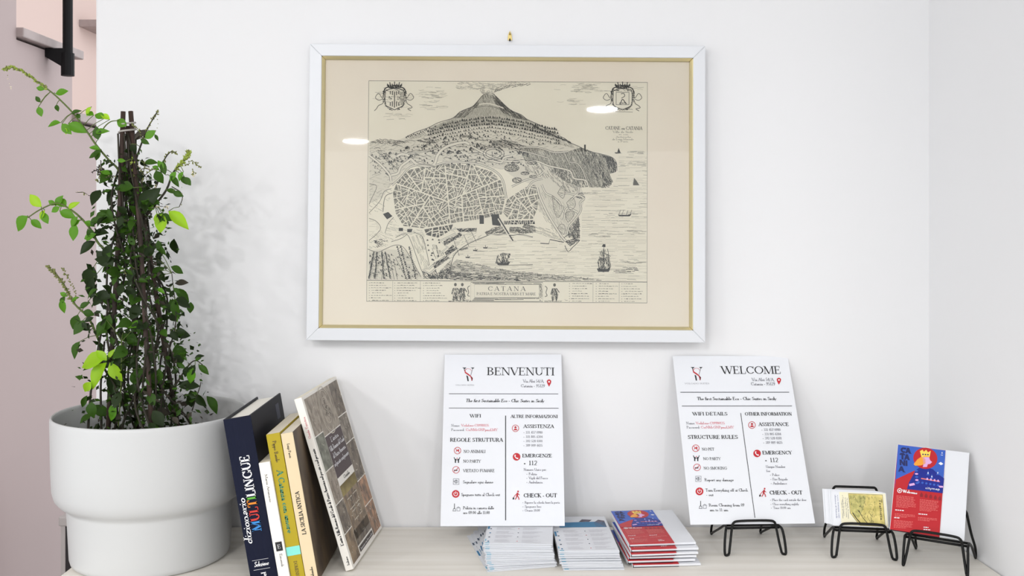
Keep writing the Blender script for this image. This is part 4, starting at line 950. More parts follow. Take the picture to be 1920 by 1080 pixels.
# ------------------------------------------------------------------ red and blue brochures
M_bred = mat('brochure_red', srgb(188, 34, 42), .4, spec=.4); M_bblue = mat('brochure_blue', srgb(56, 96, 190), .4, spec=.4); M_bnavy = mat('brochure_navy', srgb(24, 40, 140), .4, spec=.4)
M_bink = mat('brochure_dark', srgb(30, 38, 96), .4); M_borange = mat('brochure_orange', srgb(240, 160, 50), .4); M_byel = mat('brochure_yellow', srgb(250, 214, 90), .4); M_blil = mat('brochure_lilac', srgb(220, 170, 220), .4); M_bpink = mat('brochure_pale_red', srgb(226, 120, 116), .4)
BW, BH, BC, BT = .110, .148, .074, .0044
def make_brochure():
    """stands on its lower edge, front face towards -y; left edge at x=0; a cover and a wider white inner page"""
    t = empty('brochure')
    m = MB(); m.box((.0015, .0010, .001), (BW, BT, BH), M_paper); m.build('inner_pages', t, bevel=.0004)
    m = MB(); m.box((0, 0, 0), (BC, .0010, BH - .0012), M_bred); m.box((0, BT, 0), (BC, BT + .0005, BH - .0012), mat('brochure_shade', srgb(24, 16, 34), .4)); m.box((-.0006, 0, 0), (0, BT + .0005, BH - .0012), M_paper); m.build('cover', t)  # near-black back cover paints the shadow between stacked brochures
    k = Ink(homog([(95, 45), (478, 65), (452, 762), (52, 695)], [(0, BH - .0015), (BC, BH - .0015), (BC, 0.0005), (0, 0.0005)]), .0003)
    k.poly([(95, 45), (478, 65), (466, 410), (80, 376)], M_bblue)
    k.poly([(86, 312), (235, 235), (190, 360), (178, 385), (81, 376)], M_bred, .0001)
    k.poly([(180, 365), (190, 330), (240, 235), (270, 212), (320, 205), (380, 222), (420, 255), (474, 290), (467, 410), (175, 384)], M_bnavy, .0002)
    k.dot(315, 138, 98, 84, M_bred, 24, .00025)
    # crowned head in profile, built from plain shapes
    k.poly([(222, 188), (250, 150), (280, 128), (300, 124), (318, 150), (316, 180), (280, 196), (232, 200)], M_borange, .0003)
    k.poly([(290, 130), (345, 128), (352, 150), (370, 165), (355, 180), (335, 184), (330, 205), (296, 208), (300, 180)], M_blil, .0003)
    k.poly([(268, 84), (290, 72), (300, 88), (318, 70), (334, 90), (356, 76), (348, 126), (282, 130)], M_byel, .00035)
    for x in (294, 314, 334): k.dot(x, 108, 7, 6, M_bink, 8, .0004)
    k.line([(296, 124), (344, 120)], 4, M_borange, .0004)
    for i in range(5): k.dot(245 + i * 2, 240 + i * 24, 14, 7, M_blil if i % 2 else M_bblue, 8, .0004)
    for x, y in ((340, 245), (372, 272), (420, 240)): k.poly([(x - 12, y + 25), (x, y - 15), (x + 12, y + 25)], M_bblue, .0004); k.dot(x, y + 8, 4, 8, M_white, 6, .00045)
    k.line([(285, 298), (440, 318)], 9, M_bpink, .0004)
    for i in range(4): k.dot(335 + i * 30, 300 + i * 4, 8, 10, M_blil, 8, .00045)
    for i in range(6): k.dot(265 + i * 32, 328 + i * 4, 10, 9, M_bblue, 8, .00045)
    k.poly([(190, 345), (230, 335), (238, 352), (195, 362)], M_blil, .00045); k.poly([(425, 350), (468, 352), (468, 366), (440, 366)], M_blil, .00045)
    sans = dict(tk=.34, tn=.28, serif=False, up=(-.05, -1))
    for s, x0, y0, x1, y1 in (('CA.', 118, 106, 205, 110), ('TA', 116, 156, 186, 160), ('NI', 112, 202, 175, 207), ('A.', 106, 252, 164, 257)): text(k, s, x0, y0, x1, y1, 44, M_bink, lift=.0003, **sans)
    k.poly([(444, 92), (450, 78), (456, 92)], M_white, .0003); k.line([(440, 104), (458, 105)], 4, M_white, .0003); k.poly([(422, 172), (442, 160), (464, 174), (444, 186)], M_white, .0003)
    text(k, 'citymap', 322, 380, 442, 388, 24, M_white, tk=.14, tn=.12, serif=False, up=(-.05, -1), lift=.0004)
    k.ring(118, 398, 16, 5, M_white, 14); k.dot(118, 398, 7, 7, M_white, 8)
    text(k, 'Welcome', 142, 412, 258, 424, 24, M_white, tk=.26, tn=.2, serif=False, up=(-.05, -1))
    for i in range(5): x = 292 + i * 38; y = 426 + i * 6; k.poly([(x, y - 20), (x + 13, y), (x + 10, y + 18), (x - 10, y + 17), (x - 13, y)], mat('brochure_maroon', srgb(140, 22, 34), .4))
    rr = random.Random(3)
    def para(x0, y0, x1, n, bold=False):
        for i in range(n):
            y = y0 + i * 10.5; x = x0; e = x0 + (x1 - x0) * (rr.uniform(.85, 1) if i < n - 1 else .6)
            while x < e:
                l = min(rr.uniform(8, 26), e - x); k.line([(x, y + (x - x0) * .08), (x + l, y + (x + l - x0) * .08)], 7 if bold else 4, M_white if bold else M_bpink); x += l + 4
    para(95, 438, 250, 9); para(88, 548, 200, 1, True); para(86, 578, 246, 3); para(82, 608, 150, 1, True); para(80, 630, 240, 6)
    para(280, 465, 440, 9); para(272, 578, 392, 1, True); para(270, 606, 432, 3); para(318, 684, 384, 1, True); para(318, 702, 410, 1, True)
    k.build('cover_print', t)
    return t
proto = make_brochure()
proto.matrix_world = Matrix.Translation((.6125, 1.6335, .9512)) @ (Matrix.Rotation(-.47, 4, 'Z') @ Matrix.Rotation(.03, 4, 'Y') @ Matrix.Rotation(-.60, 4, 'X'))
tag(proto, 'red and blue CATANIA citymap brochure standing on the corner easel', 'brochure', 'red and blue city map brochures')
NB = 6
lay = [(.184, 1.606, 4), (.176, 1.609, 5), (.178, 1.612, 4), (.181, 1.607, 6), (.182, 1.613, 5), (.180, 1.622, 6)]
for i, (x, y, a) in enumerate(lay):                       # stacked flat, covers up, from the bottom
    c = copy_tree(proto)
    tilt = .012 + .012 * i
    c.matrix_world = Matrix.Translation((x + .008, y - .006, TOP + BT + .0008 + i * (BT + .0011))) @ Matrix.Rotation(math.radians(a), 4, 'Z') @ Matrix.Rotation(tilt, 4, 'X') @ Matrix.Rotation(-math.pi / 2, 4, 'X')
    if i == NB - 1: tag(c, 'red and blue brochure lying on top of the brochure stack by the leaflets', 'brochure', 'red and blue city map brochures')
    else: tag(c, 'red brochure inside the flat stack of brochures beside the leaflets', 'brochure', 'red and blue city map brochures')

# ------------------------------------------------------------------ white leaflets in two stacks
M_lblue = mat('leaflet_blue', srgb(40, 120, 165), .5); M_lcy = mat('leaflet_cyan', srgb(90, 180, 210), .5); M_lgrey = mat('leaflet_grey_text', srgb(208, 208, 214), .6); M_ldark = mat('leaflet_slate', srgb(70, 84, 104), .6); M_lphoto = mat('leaflet_photo', srgb(110, 104, 120), .6, noise=((120, 120, 120), srgb(70, 60, 66), 3))
def make_leaflet(w, d, photo):
    """lies flat, front edge along +x at y=0, top face up"""
    t = empty('leaflet')
    m = MB(); n = 6; th = .0013
    m.box((0, 0, 0), (w, d, .0005), M_paper); m.box((0.0004, .0006, .0006), (w - .0006, d - .0004, .0011), M_paper); m.box((-.0003, 0, 0), (0.0002, d, .0013), M_paper); m.box((0, .0004, .0011), (w - .0003, d, th), M_paper)
    m.build('folded_sheet', t)
    k = Ink(None, 0)
    rr = random.Random(9)
    k.e = 0
    def put(p, mt):                                       # flat on the top face
        k.mb.add([(a, b_, th + .0002) for a, b_ in p], [list(range(len(p)))], mt)
    for i in range(5 if photo else 7):
        y = .008 + i * .022
        put([(.005, y), (.0078, y), (.0078, y + .0045), (.005, y + .0045)], M_ldark if i % 2 else M_lblue); put([(.0062, y + .0015), (.0075, y + .0015), (.0075, y + .0045), (.0062, y + .0045)], M_paper) if False else None
        for cx in (.016, .060):
            for j in range(3):
                yy = y + j * .005; e = cx + rr.uniform(.018, .034)
                put([(cx, yy), (e, yy), (e, yy + .0016), (cx, yy + .0016)], M_lgrey)
        put([(.052, y + .003), (.0538, y + .003), (.0538, y + .006), (.052, y + .006)], M_ldark if rr.random() < .6 else M_rose)
    put([(.002, .0008), (.009, .0008), (.009, .004), (.002, .004)], M_lcy)
    put([(.001, .012), (.0025, .012), (.0025, .022), (.001, .022)], M_lcy); put([(.0008, .075), (.004, .075), (.004, .1), (.0008, .1)], M_lblue); put([(.0008, .13), (.004, .13), (.004, .142), (.0008, .142)], M_ldark)
    if photo:
        put([(.012, .122), (w - .004, .122), (w - .004, .150), (.075, .153), (.012, .150)], M_lblue); put([(w - .022, .122), (w - .004, .122), (w - .004, .158), (w - .014, .164), (w - .024, .148)], M_lphoto); put([(.048, .153), (.066, .153), (.072, .164), (.055, .168)], M_lphoto)
    k.mb.build('leaflet_print', t)
    return t
la = make_leaflet(.110, .185, False)
NL = 20
for i in range(NL):
    c = la if i == 0 else copy_tree(la)
    q = i / (NL - 1)
    a = 16 * (1 - q) ** 1.6 - 3.5 + R.uniform(-1, 1)
    fx, fy = -.037 - .010 * q + R.uniform(-.002, .002), 1.580 + .037 * q + R.uniform(-.0015, .0015)
    c.matrix_world = Matrix.Translation((fx, fy, TOP + .0004 + i * .00168)) @ Matrix.Rotation(math.radians(a), 4, 'Z')
    if i == NL - 1: tag(c, 'white leaflet on top of the fanned stack under the BENVENUTI sheet', 'leaflet', 'white printed leaflets')
    else: tag(c, 'white leaflet inside the fanned stack under the BENVENUTI sheet', 'leaflet', 'white printed leaflets')
lb = make_leaflet(.097, .185, True)
NR = 16
for i in range(NR):
    c = lb if i == 0 else copy_tree(lb)
    q = i / (NR - 1)
    c.matrix_world = Matrix.Translation((.0775 - .004 * q + .003 * (i < 5) + R.uniform(-.001, .001), 1.588 + .012 * q + R.uniform(-.002, .002), TOP + .0004 + i * .0017)) @ Matrix.Rotation(math.radians(1.5 - 4.5 * q * 0 + R.uniform(-.8, .8)), 4, 'Z')
    if i == NR - 1: tag(c, 'white leaflet with a blue photo, topmost of the stack beside the red brochures', 'leaflet', 'white printed leaflets')
    else: tag(c, 'white leaflet inside the stack between the fanned leaflets and the red brochures', 'leaflet', 'white printed leaflets')

# ------------------------------------------------------------------ books leaning on the pot
def book(loc, lean, yaw, t_, h, d, label, cover, spine, pages, hard=False, front=None, ink_fn=None):
    """pivot at the bottom-left edge of the spine; thickness +x, depth +y, height +z"""
    rot = Matrix.Rotation(yaw, 3, 'Z') @ Matrix.Rotation(-lean, 3, 'Y')
    e = empty('book', loc, rot)
    ct = .0028 if hard else .0006
    ins = .004 if hard else 0.0
    m = MB(); m.box((ct, .0015, ins), (t_ - ct, d - ins, h - ins), pages); m.build('pages', e)
    m = MB(); m.box((0, 0.0, 0), (ct, d, h), cover); m.build('back_cover', e)
    m = MB(); m.box((t_ - ct, 0.0, 0), (t_, d, h), front or cover); fc = m.build('front_cover', e)
    m = MB()
    if hard:
        n = 7; pr = [(t_ * i / (n - 1), -.0035 * math.sin(math.pi * i / (n - 1)) - .0002) for i in range(n)]
        m.prism(pr + [(t_, .002), (0, .002)], 0, h, 2, spine)
    else:
        m.box((0, -.0008, 0), (t_, .0012, h), spine)
    sp = m.build('spine', e, bevel=.0006)
    if ink_fn: ink_fn(sp, fc)
    return tag(e, label, 'book', 'books leaning on the pot')
Z0 = TOP + .0005
M_navy = mat('navy_cloth', srgb(8, 15, 40), .5, spec=.2); M_navyf = mat('navy_cover', srgb(20, 22, 34), .5, spec=.2)
M_olive = mat('olive_yellow', srgb(172, 152, 10), .55); M_cream = mat('cream_card', srgb(222, 202, 166), .6); M_off = mat('offwhite_card', srgb(238, 234, 226), .6)
M_brownc = mat('brown_cover', srgb(98, 80, 58), .6, noise=((30, 30, 12), srgb(60, 48, 36), 4))
M_blue = mat('letter_blue', srgb(50, 130, 200), .6); M_rd = mat('letter_red', srgb(200, 50, 40), .6); M_or = mat('letter_orange', srgb(220, 130, 30), .6); M_gn = mat('letter_green', srgb(90, 170, 50), .6); M_teal = mat('letter_teal', srgb(40, 130, 110), .6)
UPL, UPR = (-1, 0), (1, 0)
def ink_dict(e, fc):
    k = Ink(None, .0042)
    text(k, 'dizionario', .0135, .060, .0135, .131, .0125, M_white, tk=.16, tn=.07, slant=.18, up=UPL)
    s = 'MULTILINGUE'
    text(k, s, .0305, .078, .0305, .194, .0148, M_white, tk=.2, tn=.08, up=UPL, mats=[M_blue, M_rd, M_rd, M_or, M_gn] + [M_white] * 6)
    k.build('spine_title', e); k = Ink(None, .0042)
    k.line([(.008, .0345), (.033, .0345)], .0004, M_white); k.line([(.008, .0200), (.033, .0200)], .0004, M_white)
    text(k, 'Selezione', .010, .0245, .032, .0245, .008, M_white, tk=.14, tn=.08, slant=.2, up=(0, 1))
    text(k, 'Sel', .026, .003, .026, .015, .008, M_white, tk=.2, tn=.1, up=UPL)
    k.build('publisher_mark', e)
    k = MB(); k.box((.0421, .150, .215), (.0423, .172, .240), mat('faint_emblem', srgb(70, 74, 92), .6)); k.build('cover_emblem', fc)
book((-.3955, 1.530, Z0), math.radians(9.8), 0, .042, .252, .198, 'thick navy hardback dictionary with white and coloured letters, leaning on the pot', M_navyf, M_navy, M_pagew, True, ink_fn=ink_dict)
def ink_white(e, fc):
    k = Ink(None, .0012)
    text(k, 'Maria Attanasio', .0065, .168, .0065, .125, .0035, M_ink, tk=.16, tn=.08, up=UPR)
    k.build('spine_title', e); k = Ink(None, .0012)
    k.poly([(.004, .050), (.014, .050), (.014, .064), (.004, .064)], M_ink); text(k, 'E', .0065, .054, .0115, .054, .006, M_white, up=(0, 1), lift=.0002)
    text(k, 'Einaudi', .0075, .046, .0075, .026, .004, M_grey, tk=.16, tn=.1, up=UPR)
    k.build('publisher_mark', e)
book((-.3515, 1.526, Z0), math.radians(9.9), 0, .017, .186, .13, 'slim off-white paperback between the navy dictionary and the olive book', M_off, M_off, M_page, ink_fn=ink_white)
def ink_olive(e, fc):
    k = Ink(None, .0012)
    text(k, 'Pippo Baudo', .008, .218, .008, .185, .0055, M_brownc, tk=.15, tn=.08, up=UPR)
    text(k, 'A Catania con amore', .0065, .173, .0065, .076, .0095, M_teal, tk=.18, tn=.08, up=UPR)
    k.build('spine_title', e); k = Ink(None, .0012)
    k.poly([(0, .042), (.021, .042), (.021, .0555), (0, .0555)], mat('cyan_label', srgb(130, 218, 205), .6))
    k.build('spine_band', e); k = Ink(None, .0012)
    text(k, 'DOMENICO', .008, .033, .008, .004, .005, M_brownc, tk=.12, tn=.07, up=UPR)
    k.build('spine_lettering', e)
book((-.3335, 1.530, Z0), math.radians(10.0), 0, .021, .229, .165, 'olive-yellow paperback with teal title and a pale cyan band', M_olive, M_olive, M_page, ink_fn=ink_olive)
def ink_cream(e, fc):
    k = Ink(None, .0012)
    text(k, 'Luigi Pareti', .007, .214, .007, .192, .004, M_ink, tk=.16, tn=.1, up=UPR)
    text(k, 'LA SICILIA ANTICA', .0125, .074, .0125, .140, .0062, M_ink, tk=.2, tn=.09, up=UPL)
    text(k, 'Palumbo', .013, .006, .013, .024, .0045, M_ink, tk=.16, tn=.1, up=UPL)
    k.build('spine_lettering', e)
book((-.3115, 1.530, Z0), math.radians(9.9), 0, .0185, .230, .165, 'cream paperback titled LA SICILIA ANTICA next to the mosaic guidebook', M_cream, M_cream, M_page, front=M_brownc, ink_fn=ink_cream)
VT, VH, VD = .0125, .281, .215
def mosaic(i):
    pal = [((150, 140, 126), (98, 88, 76)), ((168, 156, 140), (116, 104, 90)), ((128, 116, 100), (78, 66, 54)), ((150, 128, 100), (90, 72, 52)), ((186, 140, 104), (96, 80, 66)), ((132, 134, 118), (84, 82, 70))]
    a, b_ = pal[i % 6]
    return mat('mosaic_photo_%d' % (i % 6), srgb(*a), .45, noise=((70 + 9 * i % 40, 70, 60), srgb(*b_), 6))
def ink_villa(e, fc):
    k = Ink(None, .0012)
    text(k, "L'antica Villa Romana del Casale di Piazza Armerina nel passato e nel presente", .0092, .040, .0092, .198, .0052, M_ink, tk=.22, tn=.12, up=UPL)
    text(k, 'Guida Turistica', .0088, .215, .0088, .250, .004, M_rose, tk=.16, tn=.1, up=UPL)
    text(k, 'Italiano', .0092, .008, .0092, .022, .004, M_ink, tk=.18, tn=.1, up=UPL)
    k.build('spine_lettering', e)
    def tile(y0, y1, z0, z1, mt):
        m = MB(); m.box((VT, y0 * VD + .0010, z0 * VH + .0010), (VT + .0004, y1 * VD - .0010, z1 * VH - .0010), mt); return m.build('cover_picture', fc)
    c0, c1, c2, c3 = .03, .25, .72, .985
    n = 0
    for a, b_ in ((.76, .985), (.555, .76), (.36, .555), (.19, .36), (.015, .19)): tile(c0, c1, a, b_, mosaic((1, 5, 1, 2, 3)[n])); n += 1
    tile(c1, c2, .725, .985, mosaic(1)); n += 1
    t1 = tile(c1, c2, .47, .725, mat('title_brown', srgb(66, 48, 50), .5))
    tile(c1, c2, .10, .43, mosaic(3)); tile(c1, c2, .36, .43, mat('tile_ochre', srgb(176, 158, 96), .5, noise=((60, 60, 60), srgb(140, 124, 74), 4)))
    tile(c1, c2, .065, .16, mosaic(2))
    for j, (a, b_) in enumerate(((.77, .985), (.60, .77), (.36, .60), (.20, .36), (.015, .20))): tile(c2, c3, a, b_, mosaic((2, 0, 2, 4, 4)[j]))
    tile(.30, .96, .020, .058, mat('caption_brown', srgb(58, 46, 40), .5)) if False else None
    # lettering and line work on the cover face (x = VT): drawn in (depth, height)
    k = MB()
    ik = Ink(lambda p: p, 0)
    def face(nm, fn):
        ii = Ink(None, 0); fn(ii)
        ii.mb.v = [(VT + .0007 - y * 1.0, x, z) for x, y, z in ii.mb.v]
        ii.build(nm, fc)
    def title(ii):
        for s, z, a, b_ in (("L'antica", .675, .36, .58), ('Villa Romana del Casale', .63, .27, .70), ('di Piazza Armerina', .585, .30, .67), ('nel passato e nel presente', .54, .27, .70)):
            text(ii, s, a * VD, z * VH, b_ * VD, z * VH, .0085, M_white, tk=.16, tn=.09, up=(0, 1))
        text(ii, 'Guida', .40 * VD, .442 * VH, .58 * VD, .442 * VH, .006, M_ink, tk=.2, tn=.1, up=(0, 1))
    face('title_lettering', title)
    def lines(ii):
        pale = mat('mosaic_pale', srgb(206, 198, 182), .5); dk = mat('mosaic_dark', srgb(70, 60, 52), .5)
        cy, cz = .485 * VD, .855 * VH
        for r_, w in ((.040, .0016), (.034, .0009), (.022, .0008)): ii.line([(cy + r_ * .9 * math.cos(t * .2618), cz + r_ * math.sin(t * .2618)) for t in range(24)], w, pale, closed=True)
        rr = random.Random(4)
        for q in range(60): a, r_ = rr.uniform(0, 6.28), rr.uniform(0, .018); ii.line([(cy + r_ * math.cos(a), cz + r_ * math.sin(a)), (cy + r_ * math.cos(a) + rr.uniform(-.005, .005), cz + r_ * math.sin(a) + rr.uniform(-.005, .005))], .0011, dk if q % 2 else pale)
        for (y0, y1, z0, z1) in ((.33, .46, .27, .33), (.50, .62, .27, .33), (.36, .48, .20, .25), (.52, .6, .2, .25)):
            ii.line([(y0 * VD, z0 * VH), (y1 * VD, z0 * VH), (y1 * VD, z1 * VH), (y0 * VD, z1 * VH)], .0016, pale, closed=True)
        for q in range(46):
            y, z = rr.uniform(.27, .70) * VD, rr.uniform(.07, .34) * VH; ii.line([(y, z), (y + rr.uniform(-.006, .006), z + rr.uniform(-.006, .008))], .0012, dk if q % 3 else pale)
        for q in range(90):
            y, z = rr.uniform(.74, .97) * VD, rr.uniform(.03, .97) * VH; ii.line([(y, z), (y + rr.uniform(-.006, .006), z + rr.uniform(-.006, .006))], .0012, dk if q % 2 else pale)
        for q in range(60):
            y, z = rr.uniform(.05, .23) * VD, rr.uniform(.03, .97) * VH; ii.line([(y, z), (y + rr.uniform(-.005, .005), z + rr.uniform(-.005, .005))], .001, dk if q % 2 else pale)
        ii.poly([(.27 * VD, .028 * VH), (.70 * VD, .028 * VH), (.70 * VD, .058 * VH), (.27 * VD, .058 * VH)], mat('caption_brown', srgb(58, 46, 40), .5))
        text(ii, 'Itinerario con foto a colori', .29 * VD, .036 * VH, .68 * VD, .036 * VH, .004, M_white, tk=.16, tn=.1, up=(0, 1), lift=.0002)
    face('cover_lines', lines)
book((-.2608, 1.583, Z0), math.radians(17.2), -.079, VT, VH, VD, 'large thin guidebook with a cover of mosaic photographs, rightmost of the leaning books', M_off, M_off, M_page, ink_fn=ink_villa)

# ------------------------------------------------------------------ flower pot
PX, PY = -.594, 1.662
pot = MB()
pr = [(.0005, .0), (.118, .0), (.1235, .003), (.1255, .010), (.1295, .088), (.1305, .0925), (.1400, .0985), (.1475, .1075), (.1510, .120), (.1525, .150), (.1540, .232), (.1532, .2365), (.1515, .238), (.1498, .2365), (.1490, .232), (.1470, .150), (.1455, .125), (.142, .113), (.126, .100), (.1245, .090), (.120, .012), (.0005, .010)]
pot.lathe(pr, M_pot, 96)
po = pot.build('flower_pot', smooth=True, loc=(PX, PY, TOP))
tag(po, 'large white ceramic pot with a narrower lower half at the counter end', 'pot')
sp = MB(); rr = random.Random(2); prof = [(.0005, .150)] + [(.145 * i / 9, .150 + rr.uniform(-.004, .004)) for i in range(1, 10)]
sp.lathe(prof, M_soil, 48); so = sp.build('potting_soil', smooth=True, loc=(PX, PY, TOP)); tag(so, 'dark potting soil filling the white pot', 'soil', kind='stuff')

# ------------------------------------------------------------------ climbing plant on canes
pl = empty('climbing_plant', (PX, PY, TOP + .15))
PINV = pl.matrix_world.inverted()
def plp(o):
    o.parent = pl; o.matrix_parent_inverse = PINV; return o
M_cane = mat('brown_cane', srgb(44, 32, 27), .7, noise=((40, 40, 8), srgb(66, 48, 40), 3)); M_stem = mat('dark_stem', srgb(40, 35, 22), .7); M_gst = mat('green_stem', srgb(88, 104, 44), .6)
M_l = [mat('leaf_dark', srgb(30, 47, 13), .5, spec=.25, trans=.14), mat('leaf_mid', srgb(54, 88, 20), .5, spec=.25, trans=.25), mat('leaf_green', srgb(88, 142, 30), .45, spec=.3, trans=.3), mat('leaf_lime', srgb(160, 206, 30), .45, trans=.4), mat('leaf_dry', srgb(52, 46, 34), .7)]
M_bud = mat('flower_bud', srgb(120, 124, 70), .7); M_budl = mat('lime_bud', srgb(146, 164, 62), .6); M_flow = mat('white_flower', srgb(226, 216, 190), .7)
RP = random.Random(21)
SZ = .1
z_soil = TOP + .150
canes = [[(231, 209, 1.655), (203, 800, 1.640)], [(245, 209, 1.665), (285, 806, 1.600)], [(238, 240, 1.672), (332, 790, 1.715)], [(240, 236, 1.668), (256, 790, 1.735)]]
cane3 = []
for a, b_ in canes:
    A, B_ = at(*a), at(*b_); k = (z_soil - .03 - A.z) / (B_.z - A.z); B_ = A + (B_ - A) * k
    cane3.append((A, B_))
    m = MB(); m.tube([A, A.lerp(B_, .33) + Vector((.002, 0, 0)), A.lerp(B_, .66), B_], .0041, M_cane, 8); plp(m.build('cane', smooth=True))
A = at(239, 242, 1.662)
m = MB(); m.tube([A + Vector((.0135 * math.cos(t * .5), .013 * math.sin(t * .5), .0009 * t - .012)) for t in range(26)], .0016, mat('tie_string', srgb(170, 165, 160), .8), 6); plp(m.build('tie', smooth=True))
def leafmesh(name, m, fold, curl, wd):
    n = 6; vs = []; fs = []
    prof = [0.03, .62, .95, 1.0, .82, .45, 0.0]
    for i in range(n + 1):
        t = i / n; w = wd * .5 * prof[i]; zc = -curl * t * t
        vs += [(-w, t, zc + fold * w), (0, t, zc), (w, t, zc + fold * w)]
    for i in range(n):
        a = i * 3
        fs += [(a, a + 1, a + 4, a + 3), (a + 1, a + 2, a + 5, a + 4)]
    me = bpy.data.meshes.new(name); me.from_pydata(vs, [], fs); me.materials.append(m); me.polygons.foreach_set('use_smooth', [True] * len(fs)); me.update()
    return me
LM = [[leafmesh('leaf', m, f, c, w) for f, c, w in ((.5, .12, .55), (.35, .3, .68), (.8, .2, .45), (.25, .05, .62))] for m in M_l]
nleaf = [0]
def leafmat(base, d, nrm, L):
    y = Vector(d).normalized(); x = y.cross(Vector(nrm))
    if x.length < 1e-4: x = y.orthogonal()
    x.normalize(); z = x.cross(y)
    Mx = Matrix((x, y, z)).transposed().to_4x4()
    return Matrix.Translation(base) @ Mx @ Matrix.Scale(L, 4)
def leaf(base, d, L, tone, var=None, nrm=None):
    if nrm is None: nrm = Vector((RP.uniform(-.6, .6), -1 + RP.uniform(-.3, .4), RP.uniform(0, 1.1)))
    o = bpy.data.objects.new('leaf', LM[tone][RP.randrange(4) if var is None else var]); C.objects.link(o)
    o.parent = pl; o.matrix_local = PINV @ leafmat(base, d, nrm, L)
    nleaf[0] += 1
PTS = []; petioles = MB()
def petiole(p):
    if not PTS: return
    q = min(PTS, key=lambda a: (a - p).length_squared)
    if .002 < (q - p).length < .05: petioles.tube([q, q.lerp(p, .5) + Vector((0, 0, .002)), p], .0006, M_gst, 5)
def leafpx(px, py, qx, qy, tone, y=None, dy=0.0, var=None):
    """leaf whose base is seen at (px,py) and tip at (qx,qy)"""
    y = y or 1.655 + RP.uniform(-.02, .02)
    a, b_ = at(px, py, y), at(qx, qy, y + dy)
    petiole(a)
    leaf(a, b_ - a, (b_ - a).length, tone, var, Vector((RP.uniform(-.35, .35), -1, RP.uniform(.0, .8))))
stems = MB()
def stem(pts, r0=.0022, r1=.0010, m=M_stem, mb=None):
    P = [Vector(p) for p in smoothpath(pts, 4)]; n = len(P)
    mbx = MB(); mbx.tube(P, [r0 + (r1 - r0) * i / (n - 1) for i in range(n)], m, 6); plp(mbx.build('stem', smooth=True)); PTS.extend(P)
    return P
def px3(pts, y0, y1): return [at(p[0], p[1], y0 + (y1 - y0) * i / max(1, len(pts) - 1)) for i, p in enumerate(pts)]
buds = MB()
def bud(p, r, m, d=None):
    d = Vector(d or (RP.uniform(-1, 1), RP.uniform(-1, 1), RP.uniform(-.2, 1))).normalized(); L = r * RP.uniform(2, 3.4)
    a = d.orthogonal().normalized() * r; b_ = d.cross(a).normalized() * r
    p = Vector(p); q = p + d * L * .55
    buds.add([p, q + a, q + b_, q - a, q - b_, p + d * L], [(0, 1, 2), (0, 2, 3), (0, 3, 4), (0, 4, 1), (5, 2, 1), (5, 3, 2), (5, 4, 3), (5, 1, 4)], m)
def spike(P, n, r, m, spread=.006):
    for i in range(n):
        k = i / n * (len(P) - 1); j = min(int(k), len(P) - 2); p = P[j].lerp(P[j + 1], k - j)
        dd = (P[j + 1] - P[j]).normalized()
        o = Vector((RP.gauss(0, 1), RP.gauss(0, 1), RP.gauss(0, 1))).normalized()
        bud(p, r * RP.uniform(.6, 1.2), m if RP.random() < .75 else M_bud, o * .9 + dd * .7)
# long shoot to the upper left
b1 = stem(px3([(232, 345), (221, 317), (204, 300), (179, 270), (162, 245), (136, 211), (106, 181), (85, 164), (64, 149), (43, 134), (21, 126), (8, 130)], 1.66, 1.64), .0019, .0008, M_gst)
spike(b1[27:], 170, .0017, M_budl)
spike([at(14, 140, 1.64), at(18, 160, 1.64), at(22, 168, 1.64)], 5, .0011, M_flow)
for a in ((84, 168, 67, 164, 2), (76, 192, 66, 180, 1), (72, 200, 78, 219, 2), (104, 176, 128, 170, 2), (106, 196, 108, 209, 1), (114, 230, 88, 236, 2), (116, 232, 134, 252, 2), (128, 232, 162, 248, 2), (124, 240, 122, 252, 3), (150, 222, 143, 212, 1), (178, 250, 204, 244, 2), (184, 262, 180, 236, 1), (176, 216, 160, 210, 2), (196, 222, 176, 212, 2), (206, 224, 188, 213, 3), (238, 236, 216, 224, 2),
          (188, 282, 166, 274, 2), (186, 286, 166, 296, 1), (188, 280, 176, 300, 1), (206, 300, 196, 308, 0), (172, 200, 160, 218, 3), (134, 214, 152, 206, 1)):
    leafpx(*a, y=1.648)
stem(px3([(186, 256), (196, 238), (208, 228), (222, 226)], 1.655, 1.65), .0011, .0008, M_gst)
# middle-left shoot
b2 = stem(px3([(214, 480), (186, 458), (170, 430), (150, 407), (128, 390), (106, 381), (77, 392), (52, 408)], 1.66, 1.64), .0022, .001, M_gst)
for a in ((78, 388, 54, 364, 3), (52, 405, 26, 432, 2), (58, 412, 78, 428, 2), (80, 398, 90, 420, 2), (84, 394, 74, 412, 3), (104, 384, 90, 376, 2), (104, 386, 118, 366, 2), (112, 388, 96, 398, 2), (124, 388, 104, 370, 2), (112, 396, 142, 408, 2), (128, 392, 148, 378, 3), (146, 406, 132, 426, 2), (142, 420, 136, 452, 2), (150, 412, 138, 424, 2), (158, 416, 178, 424, 2), (164, 430, 176, 446, 1), (158, 448, 180, 438, 2), (176, 440, 160, 452, 2), (170, 424, 190, 404, 1)):
    leafpx(*a, y=1.648)
